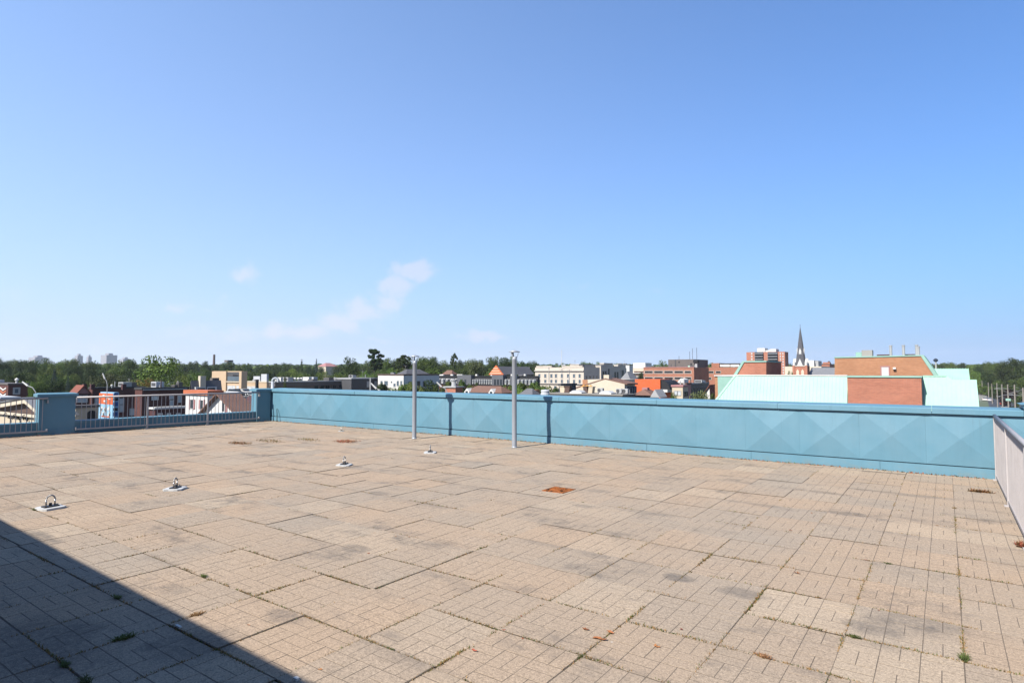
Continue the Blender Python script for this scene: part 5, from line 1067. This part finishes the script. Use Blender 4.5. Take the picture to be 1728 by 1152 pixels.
c, t_ = streetpole(1711.7, 649, 120, 'street pole with a long lamp arm, third of the four near poles', [(-2.6, 1.6, -.8), (2.6, 1.2, -1.6)]); tops.append(c)
c, t_ = streetpole(1726, 654, 105, 'street pole with lamp arm at the right picture edge', [(-1.6, 1.4, .1)]); tops.append(c)
m = MB()
wires = thing('overhead_wires', 'thin overhead wires strung along the poles at the right', 'wires', (0, 0, 0) if False else tuple(tops[0]))
for dz in (.3, .9):
    for a, b_ in zip(tops[:-1], tops[1:]):
        m = MB(); m.tube((a[0], a[1], a[2]-dz), (b_[0], b_[1], b_[2]-dz), .02, n=4); m.build('wire', 'grey', wires)
def car(loc, rz, body, label, sc=1.0):
    x, y, z = loc; t_ = thing('parked_car', label, 'car', (0, 0, 0), 'parked cars')
    LOC[t_.name] = (0, 0, 0); m = MB()
    m.prism([(-2.1,.28),(2.1,.28),(2.15,.62),(1.95,.82),(1.05,.92),(-2.0,.95),(-2.15,.6)], 'y', -.86, .86); m.build('body', body, t_, bevel=.06)
    m = MB(); m.prism([(-1.75,.93),(1.05,.9),(.35,1.4),(-1.2,1.42)], 'y', -.74, .74); cb = m.build('cabin', 'glass', t_, bevel=.05)
    m = MB(); m.box(-1.15, .3, -.7, .7, 1.405, 1.45); m.build('roof_panel', body, cb)
    for sx_ in (-1.35, 1.35):
        for sy_ in (-.82, .82):
            m = MB(); m.tube((sx_, sy_-.1, .32), (sx_, sy_+.1, .32), .32, n=14); w = m.build('wheel', 'tyre', t_); m = MB(); sg = .105 if sy_ > 0 else -.105; m.tube((sx_, sy_+sg-.01, .32), (sx_, sy_+sg+.01, .32), .2, n=10); m.build('rim', 'silver', w)
    for sy_ in (-.6, .6):
        m = MB(); m.box(2.08, 2.17, sy_-.18, sy_+.18, .6, .74); m.build('headlight', 'white', t_); m = MB(); m.box(-2.17, -2.1, sy_-.16, sy_+.16, .66, .82); m.build('tail_light', 'redpaint', t_)
    t_.location = loc; t_.rotation_euler = (0, 0, rz); t_.scale = (sc,)*3
q = onZ(1664, 676, G+.03); car(tuple(q), R(78), 'white', 'white car parked on the street at the right')
q = onZ(1671, 677, G+.03); car((float(q[0]), float(q[1]), G+.03), R(80), 'silver', 'silver car parked right beside the white one at the right')
q = onZ(1653.5, 666, G+.03); car((float(q[0]), float(q[1]), G+.03), R(80), 'darkgrey', 'dark car farther up the street next to the green roof')
q = onZ(1694, 683, G+.03); car((float(q[0]), float(q[1]), G+.03), R(80), 'redpaint', 'red car low on the street near the poles')
for px, mt, rz, lab in ((397, 'silver', 5, 'silver car parked behind the railing left of the corner pier'), (413, 'white', 8, 'white car parked nearest the corner pier behind the railing'), (405, 'darkgrey', 0, 'dark car parked between the silver and white cars')):
    c = at(px, 664, 128); car((float(c[0]), float(c[1]), PKZ+.01), R(rz), mt, lab)
def lamp(px, ytop, D, dpx, label):
    c = at(px, ytop+10, D); e = at(px+dpx, ytop, D); t_ = thing('street_lamp', label, 'street lamp', (c[0], c[1], G), 'street lamps')
    m = MB(); m.path([(c[0], c[1], G), tuple(c), tuple((np.array(c)*.6+np.array(e)*.4)+np.array([0, 0, .2])), tuple(e)], .045, 6); m.build('pole', 'ltgrey', t_)
    d_ = (np.array(e)-np.array(c)); d_ /= np.linalg.norm(d_); m = MB(); m.tube(tuple(e), tuple(np.array(e)+d_*.7), .09, .06, 8); m.build('lamp_head', 'white', t_)
lamp(60, 651, 60, -13, 'street lamp arm reaching left over the pediment shop'); lamp(181, 639, 70, -4, 'curved street lamp above the mural block')
lamp(755, 652.5, 62, -10, 'street lamp arm left of the red brick chimney'); lamp(645, 655.5, 55, -10, 'low street lamp arm before the cream building')
c = at(624.8, 660, 56); m = MB(); m.tube((c[0], c[1], G), (c[0], c[1], zat(637.5, 56)), .06, n=6); tag(m.build('flag_pole', 'ltgrey'), 'thin pale pole standing before the dark grey block', 'pole')

# ================================================================== TREES
def crown_mesh(name, seed, lobes, nleaf, leaf, shape='round'):
    """leaf-sized faces spread through lobes; unit tree: height 1, crown radius about .5"""
    r = np.random.default_rng(seed); C = []; RR = []
    for k in range(lobes):
        if shape == 'round':
            z = r.uniform(.26, .90); rad = .40*math.sqrt(max(.05, 1-((z-.55)/.46)**2)); a = r.uniform(0, 2*math.pi); q = rad*math.sqrt(r.random())
            C.append((q*math.cos(a), q*math.sin(a), z)); RR.append(r.uniform(.10, .19))
        elif shape == 'cone':
            z = .10+.88*(k+.5)/lobes; rad = .42*(1-z)+.02; a = k*2.4+r.uniform(-.3, .3); C.append((rad*.7*math.cos(a), rad*.7*math.sin(a), z)); RR.append(.05+.16*(1-z))
        elif shape == 'pine':
            z = r.uniform(.62, .97); rad = .45*math.sqrt(max(.05, 1-((z-.78)/.22)**2)); a = r.uniform(0, 2*math.pi); q = rad*r.uniform(.3, 1); C.append((q*math.cos(a), q*math.sin(a), z)); RR.append(r.uniform(.07, .125))
        else:
            z = r.uniform(.12, .85); rad = .44*math.sqrt(max(.05, 1-((z-.4)/.55)**2)); a = r.uniform(0, 2*math.pi); q = rad*math.sqrt(r.random()); C.append((q*math.cos(a), q*math.sin(a), z)); RR.append(r.uniform(.12, .2))
    C = np.array(C); RR = np.array(RR); w = RR**2; w /= w.sum(); idx = r.choice(len(C), nleaf, p=w)
    d = r.normal(size=(nleaf, 3)); d /= np.linalg.norm(d, axis=1)[:, None]; rr = RR[idx]*(.55+.5*r.random(nleaf)**.6)
    flat = np.array([1, 1, .55 if shape == 'cone' else (.22 if shape == 'pine' else .8)]); P = C[idx]+d*rr[:, None]*flat
    nrm = d*1.0+r.normal(size=(nleaf, 3))*.38+np.array([0, 0, .12]); nrm /= np.linalg.norm(nrm, axis=1)[:, None]
    t1 = np.cross(nrm, r.normal(size=(nleaf, 3))); t1 /= np.linalg.norm(t1, axis=1)[:, None]; t2 = np.cross(nrm, t1); s = leaf*r.uniform(.55, 1.3, nleaf)[:, None]
    V = np.stack([P-t1*s, P-t2*s*.6, P+t1*s, P+t2*s*.6], 1).reshape(-1, 3)
    me = bpy.data.meshes.new(name); me.from_pydata(V.tolist(), [], np.arange(nleaf*4).reshape(-1, 4).tolist()); return me, C
def tree_proto(kind, seed, lobes, nleaf, leaf, shape, mat):
    me, C = crown_mesh('crown', seed, lobes, nleaf, leaf, shape); me.materials.append(M[mat])
    r = random.Random(seed); m = MB(); top = .62 if shape in ('round', 'bush') else .95
    m.tube((0, 0, -.01), (.01, 0, top*.5), .028, .018, 8); m.tube((.01, 0, top*.5), (0, .01, top), .018, .006, 7)
    for k in range(min(len(C), 14)):
        c = C[r.randrange(len(C))]; z0 = min(c[2]*.75, top*.9); m.tube((0, 0, z0), tuple(c), .009, .003, 5, cap=False)
    return me, m.mesh('trunk', 'bark', smooth=True)
PROTO = {'round': [tree_proto('r', s, 46, 5200, .021, 'round', 'leaf_mid') for s in (11, 12, 13, 14)], 'cone': [tree_proto('c', s, 60, 4200, .020, 'cone', 'leaf_dark') for s in (21, 22)],
         'pine': [tree_proto('p', s, 46, 5200, .024, 'pine', 'leaf_dark') for s in (31, 32)], 'street': [tree_proto('s', s, 30, 3600, .034, 'bush', 'leaf_mid') for s in (51, 52, 53)], 'bush': [tree_proto('b', s, 34, 4200, .026, 'bush', 'leaf_mid') for s in (41, 42)]}
TR = random.Random(99); NT_ = 0
def tree(px, ytop, D, wpx, shape, mat, label, group=None, zb=None, name='tree', cat='tree'):
    c = at(px, ytop, D); zb = G if zb is None else zb; h = float(c[2])-zb
    if h < 1.2: return
    w = wpx/F*D*1.05
    me, tr = TR.choice(PROTO[shape])
    t_ = thing(name, label, cat, (float(c[0]), float(c[1]), zb), group); t_.rotation_euler = (0, 0, TR.uniform(0, 6.28)); t_.scale = (w, w, h*(1.04 if shape != 'pine' else 1.02))
    o = bpy.data.objects.new('crown', me); COL.objects.link(o); o.parent = t_; o.material_slots[0].link = 'OBJECT'; o.material_slots[0].material = M[mat]
    o = bpy.data.objects.new('trunk', tr); COL.objects.link(o); o.parent = t_
def ip(x, pts):
    for (a, b_), (c, d_) in zip(pts[:-1], pts[1:]):
        if a <= x <= c: return b_+(d_-b_)*(x-a)/(c-a)
    return pts[0][1] if x < pts[0][0] else pts[-1][1]
SKY = [(-80,608),(0,608),(60,606),(110,606),(140,612),(200,611),(240,608),(320,611),(380,612),(470,614),(540,614),(575,611),(620,611),(650,609),(690,605),(730,605),(770,609),(830,607),(870,606),(900,612),(930,616)]
ORD = ['first', 'second', 'third', 'fourth', 'fifth', 'sixth', 'seventh', 'eighth', 'ninth', 'tenth', 'eleventh', 'twelfth', 'thirteenth', 'fourteenth', 'fifteenth', 'sixteenth', 'seventeenth', 'eighteenth', 'nineteenth', 'twentieth',
       'twenty-first', 'twenty-second', 'twenty-third', 'twenty-fourth', 'twenty-fifth', 'twenty-sixth']
def belt(x0, x1, step, D, dy, jit, w, mats, label, group, shape='round'):
    x = x0; row = []
    while x < x1:
        row.append((x+TR.uniform(-4, 4), ip(x, SKY)+dy+TR.uniform(-jit, jit), D*TR.uniform(.93, 1.07), w*TR.uniform(.8, 1.25), shape, TR.choice(mats))); x += step*TR.uniform(.8, 1.2)
    row.sort()
    for k, q in enumerate(row): tree(*q, ORD[k]+' from the left, '+label, group)
belt(2, 235, 15, 300, 0, 4, 34, ['leaf_dark', 'leaf_mid', 'leaf_mid'], 'dark tree in the top row of the dense left belt', 'top row of the left tree belt')
belt(4, 240, 17, 240, 12, 5, 34, ['leaf_dark', 'leaf_dark', 'leaf_mid'], 'dark tree in the middle row of the dense left belt', 'middle row of the left tree belt')
belt(3, 235, 19, 180, 26, 6, 36, ['leaf_dark', 'leaf_mid', 'leaf_olive', 'leaf_mid'], 'dark tree in the low row of the dense left belt', 'low row of the left tree belt')
belt(5, 160, 22, 140, 38, 4, 36, ['leaf_dark', 'leaf_mid'], 'dark tree right behind the far left houses', 'trees behind the far left houses')
belt(300, 640, 15, 420, 2, 3.5, 26, ['leaf_mid', 'leaf_dark', 'leaf_mid'], 'tree on the skyline behind the tan and low blocks', 'far belt behind the tan block')
belt(310, 640, 17, 300, 12, 4, 28, ['leaf_mid', 'leaf_dark', 'leaf_light'], 'tree in the middle belt behind the tan and low blocks', 'middle belt behind the tan block')
belt(320, 640, 20, 210, 23, 4, 30, ['leaf_mid', 'leaf_light', 'leaf_olive', 'leaf_mid'], 'lighter tree low behind the tan and low blocks', 'low belt behind the low block')
belt(640, 905, 14, 300, 0, 4, 30, ['leaf_dark', 'leaf_mid', 'leaf_dark'], 'skyline tree behind the cream building and terrace', 'skyline trees behind the terrace')
belt(640, 900, 17, 240, 13, 4, 30, ['leaf_mid', 'leaf_dark', 'leaf_light'], 'tree close behind the cream building and terrace', 'trees behind the terrace')
# single trees one can tell apart
tree(272, 603, 150, 84, 'round', 'leaf_light', 'big bright green tree above the left railing', name='broadleaf_tree')
tree(246, 640, 120, 40, 'round', 'leaf_rust', 'rusty brown tinged tree beside the big bright green one', name='broadleaf_tree')
tree(335, 629, 140, 44, 'round', 'leaf_mid', 'rounded green tree left of the tan modern block', name='broadleaf_tree'); tree(308, 634, 135, 34, 'round', 'leaf_mid', 'green tree between the bright tree and the tan block', name='broadleaf_tree')
tree(92, 626, 150, 30, 'cone', 'leaf_blue', 'bluish spruce above the shaded pier, left one', name='spruce_tree'); tree(115, 638, 140, 22, 'cone', 'leaf_blue', 'bluish spruce above the shaded pier, right one', name='spruce_tree')
tree(54, 643, 112, 15, 'round', 'leaf_light', 'small light green tree beside the far left brick building', name='broadleaf_tree')
tree(481, 637, 132, 20, 'cone', 'leaf_dark', 'dark conical tree at the left end of the long low block', name='conifer_tree')
tree(534, 607, 330, 14, 'cone', 'leaf_blue', 'bluish conifer poking over the far belt', name='conifer_tree'); tree(509, 611, 340, 18, 'cone', 'leaf_dark', 'dark conifer round the thin mast', name='conifer_tree')
tree(590, 603.5, 230, 34, 'round', 'leaf_dark', 'tall dark tree left of the spreading pine', name='broadleaf_tree')
tree(632, 590, 230, 34, 'pine', 'leaf_dark', 'tall spreading pine, highest of the skyline left of the vent pipes', name='pine_tree')
tree(682, 600, 250, 30, 'pine', 'leaf_dark', 'airy pine touching the top of the left vent pipe', name='pine_tree')
tree(720, 601, 235, 46, 'round', 'leaf_mid', 'full tree between the two vent pipes, nearer the left one', name='broadleaf_tree')
tree(766, 597, 260, 13, 'pine', 'leaf_dark', 'thin spindly pine sticking up between the vent pipes', name='pine_tree')
tree(803, 607, 225, 36, 'round', 'leaf_olive', 'broad olive green tree behind the terrace left of the orange gable', name='broadleaf_tree')
tree(853, 605, 240, 40, 'round', 'leaf_dark', 'dark round tree behind the right vent pipe', name='broadleaf_tree'); tree(885, 611, 235, 30, 'round', 'leaf_dark', 'dark tree between the right vent pipe and the stone block', name='broadleaf_tree')
tree(730, 622, 225, 34, 'round', 'leaf_light', 'yellow green tree behind the terrace right of the left vent pipe', name='broadleaf_tree'); tree(757, 624, 222, 26, 'round', 'leaf_light', 'yellow green tree behind the terrace left of the brown roofed house', name='broadleaf_tree'); tree(615, 627, 215, 20, 'round', 'leaf_light', 'small yellow green tree left of the cream building', name='broadleaf_tree')
for px, yt, D, w, mt, lab in ((645, 647, 100, 20, 'leaf_dark', 'dark street tree before the left corner of the cream building'), (687, 647, 90, 26, 'leaf_mid', 'green street tree left of the left vent pipe'), (709, 653, 92, 20, 'leaf_olive', 'olive street tree right beside the left vent pipe'), (728, 637, 95, 22, 'leaf_dark', 'dark upright street tree at the left end of the terrace'),
        (757, 643, 105, 17, 'leaf_mid', 'street tree before the terrace, left of the brick chimney'), (784, 641, 105, 18, 'leaf_mid', 'street tree before the terrace, right of the brick chimney'), (781, 654, 85, 16, 'leaf_light', 'low light bush left of the brown hipped roof'), (809, 642, 112, 13, 'leaf_dark', 'slim street tree before the terrace above the brown roof'),
        (856, 650, 100, 18, 'leaf_light', 'yellow green street tree left of the right vent pipe'), (880, 646, 98, 22, 'leaf_mid', 'green street tree right of the right vent pipe'), (901, 645, 98, 26, 'leaf_mid', 'green street tree at the left corner of the stone block'), (924, 648, 100, 20, 'leaf_mid', 'green street tree before the stone block'), (893, 653, 90, 18, 'leaf_light', 'small light tree between two street trees by the stone block')):
    tree(px, yt, 150, w*1.55, 'street', mt, lab, 'street trees before the terrace', zb=G+2, name='street_tree')
for px, yt, w, mt, lab in ((664, 651, 18, 'leaf_mid', 'small street tree before the middle of the cream building'), (700, 645, 22, 'leaf_mid', 'street tree just left of the left vent pipe'), (742, 646, 20, 'leaf_dark', 'dark street tree between the left vent pipe and its shadow'), (796, 647, 18, 'leaf_mid', 'street tree above the left end of the brown hipped roof'),
        (848, 646, 18, 'leaf_mid', 'street tree above the right end of the brown hipped roof'), (913, 652, 20, 'leaf_light', 'light street tree before the left half of the stone block'), (938, 654, 16, 'leaf_mid', 'small street tree before the middle of the stone block'), (870, 652, 22, 'leaf_light', 'light street tree right behind the right vent pipe')):
    tree(px, yt, 146, w*1.55, 'street', mt, lab, 'street trees before the terrace', zb=G+2, name='street_tree')
tree(948, 611.5, 320, 16, 'round', 'leaf_mid', 'tree poking over the roof of the stone classical block', name='broadleaf_tree')
for px, yt, w in ((984, 609, 16), (996, 611, 14), (1010, 611.5, 16), (920, 615, 20), (905, 614, 16), (1020, 613, 12)): tree(px, yt, 420, w, 'round', 'leaf_mid', 'small skyline tree behind the stone buildings, '+{984:'above their taller step',996:'second right of the flagpole tree',1010:'third right of the flagpole tree',920:'left of the flagpole',905:'farthest left',1020:'farthest right'}[px], 'skyline trees behind the stone row')
tree(1118, 608.5, 330, 18, 'round', 'leaf_mid', 'round tree left of the taupe plant block', name='broadleaf_tree'); tree(1082, 629, 230, 16, 'round', 'leaf_dark', 'dark tree at the left corner of the brick office', name='broadleaf_tree'); tree(1043, 618, 260, 10, 'cone', 'leaf_dark', 'narrow dark tree at the end of the stone row', name='conifer_tree')
tree(1180, 659, 80, 40, 'bush', 'leaf_olive', 'wide olive bush low behind the parapet left of the green roof', name='bush', cat='bush'); tree(1137, 662, 88, 16, 'bush', 'leaf_mid', 'small bush low before the pale shop', name='bush', cat='bush'); tree(1200, 664, 78, 18, 'bush', 'leaf_mid', 'small green bush right beside the green roof building', name='bush', cat='bush')
tree(1334, 628, 150, 14, 'round', 'leaf_olive', 'small olive tree left of the church belfry', name='broadleaf_tree'); tree(1306, 630, 150, 22, 'round', 'leaf_olive', 'olive tree top at the foot of the brick tower block', name='broadleaf_tree'); tree(1334, 613, 420, 12, 'round', 'leaf_dark', 'dark tree on the skyline between tower block and church', name='broadleaf_tree'); tree(1402, 615, 420, 10, 'round', 'leaf_dark', 'dark tree on the skyline left of the orange brick block', name='broadleaf_tree')
NT_ = 0
# right-hand park
for px, yt, D, w, mt in ((1575,614,520,22,'leaf_mid'),(1592,613,500,22,'leaf_dark'),(1606,610.5,480,26,'leaf_mid'),(1625,613,480,22,'leaf_dark'),(1641,615,460,22,'leaf_light'),(1655,614,400,26,'leaf_dark'),(1668,609,380,20,'leaf_mid'),(1684,610,350,30,'leaf_mid'),(1703,605,300,40,'leaf_dark'),(1725,609,320,32,'leaf_dark'),(1750,606,310,44,'leaf_mid'),(1650,627,330,28,'leaf_light'),(1672,624,310,30,'leaf_dark'),(1760,622,300,40,'leaf_mid')):
    NT_ += 1; tree(px, yt, D, w, 'round', mt, ORD[NT_-1]+' tree counted along the wooded rise at the right', 'trees of the rise at the right')
tree(1722, 616, 330, 32, 'round', 'leaf_light', 'bright green tree at the right picture edge', name='broadleaf_tree'); tree(1690, 626, 330, 36, 'round', 'leaf_olive', 'pale olive willow above the street poles', name='broadleaf_tree'); tree(1712, 632, 300, 32, 'round', 'leaf_olive', 'second olive tree right of the pale willow', name='broadleaf_tree')
for px, yt, D, w, mt in ((1656,645,320,22,'leaf_light'),(1668,650,290,26,'leaf_mid'),(1680,653,260,24,'leaf_dark'),(1660,655,300,18,'leaf_dark'),(1690,640,300,26,'leaf_mid'),(1710,640,280,28,'leaf_mid'),(1730,636,270,34,'leaf_mid')):
    NT_ += 1; tree(px, yt, D, w, 'bush', mt, ORD[NT_-15]+' low roadside tree beyond the parked cars at the right', 'roadside trees at the right')
tree(1704, 657, 200, 28, 'bush', 'leaf_purple', 'purple leaved tree behind the street poles', name='broadleaf_tree'); tree(1722, 660, 170, 26, 'bush', 'leaf_dark', 'dark tree behind the rightmost street pole', name='broadleaf_tree')
# far woods to the horizon (one mass)
r = np.random.default_rng(5); VV = []; n_t = 900
for k in range(n_t):
    D = r.uniform(520, 1900); px = r.uniform(-150, 1900); top = 617.5 - 3.0*(D/1900) + r.normal()*1.4 - (1.5 if px > 1000 else 0)*0
    c = at(px, top, D); h = r.uniform(9, 14); w = r.uniform(6, 11); nl = 130
    d = r.normal(size=(nl, 3)); d /= np.linalg.norm(d, axis=1)[:, None]; P = np.array([c[0], c[1], c[2]-h*.5])+d*np.array([w, w, h*.5])*(.75+.3*r.random((nl, 1)))
    nr = d+r.normal(size=(nl, 3))*.5; nr /= np.linalg.norm(nr, axis=1)[:, None]; t1 = np.cross(nr, r.normal(size=(nl, 3))); t1 /= np.linalg.norm(t1, axis=1)[:, None]; t2 = np.cross(nr, t1); s = 1.5*r.uniform(.6, 1.3, nl)[:, None]
    VV.append(np.stack([P-t1*s, P-t2*s, P+t1*s, P+t2*s], 1).reshape(-1, 3))
VV = np.concatenate(VV); me = bpy.data.meshes.new('far_woods'); me.from_pydata(VV.tolist(), [], np.arange(len(VV)).reshape(-1, 4).tolist()); me.materials.append(M['leaf_mid'])
o = bpy.data.objects.new('far_woods', me); COL.objects.link(o); tag(o, 'distant wooded horizon seen as one dark green mass', 'woods', kind='stuff')
# rising ground under the far woods
m = MB(); NA, ring = 40, []
for k in range(NA+1):
    a = -YAW*-1 + 0; ang = R(-100+ 150*k/NA)
    row = []
    for rad, z in ((420, G-.5), (900, G+6), (1900, G+17), (3000, G+20), (4100, G+18)): row.append((math.sin(ang)*rad, math.cos(ang)*rad, z))
    ring.append(row)
for a, b_ in zip(ring[:-1], ring[1:]):
    for i in range(4): m.quad(a[i], b_[i], b_[i+1], a[i+1])
t = NT('far_land'); P = t.pos(); t.col(t.mix(t.noise(P, .02, 6, .7), (.018, .03, .01), (.06, .075, .03))); t.set(Roughness=.95); M['far_land'] = t.m
tag(m.build('far_hills', 'far_land'), kind='structure')
# the air
hz = MB(); hz.box(-4200, 4200, -4200, 4200, G-1.2, 110); 
t = NT('haze_air'); t.n.remove(t.p); pv_ = t.new('ShaderNodeVolumePrincipled'); pv_.inputs['Color'].default_value = (.82, .90, 1, 1); pv_.inputs['Density'].default_value = 7e-5; pv_.inputs['Anisotropy'].default_value = .0
t.l.new(pv_.outputs[0], t.n['Material Output'].inputs['Volume']); M['haze'] = t.m
tag(hz.build('haze', 'haze'), 'thin bluish summer haze over the distant town', 'haze', kind='stuff')
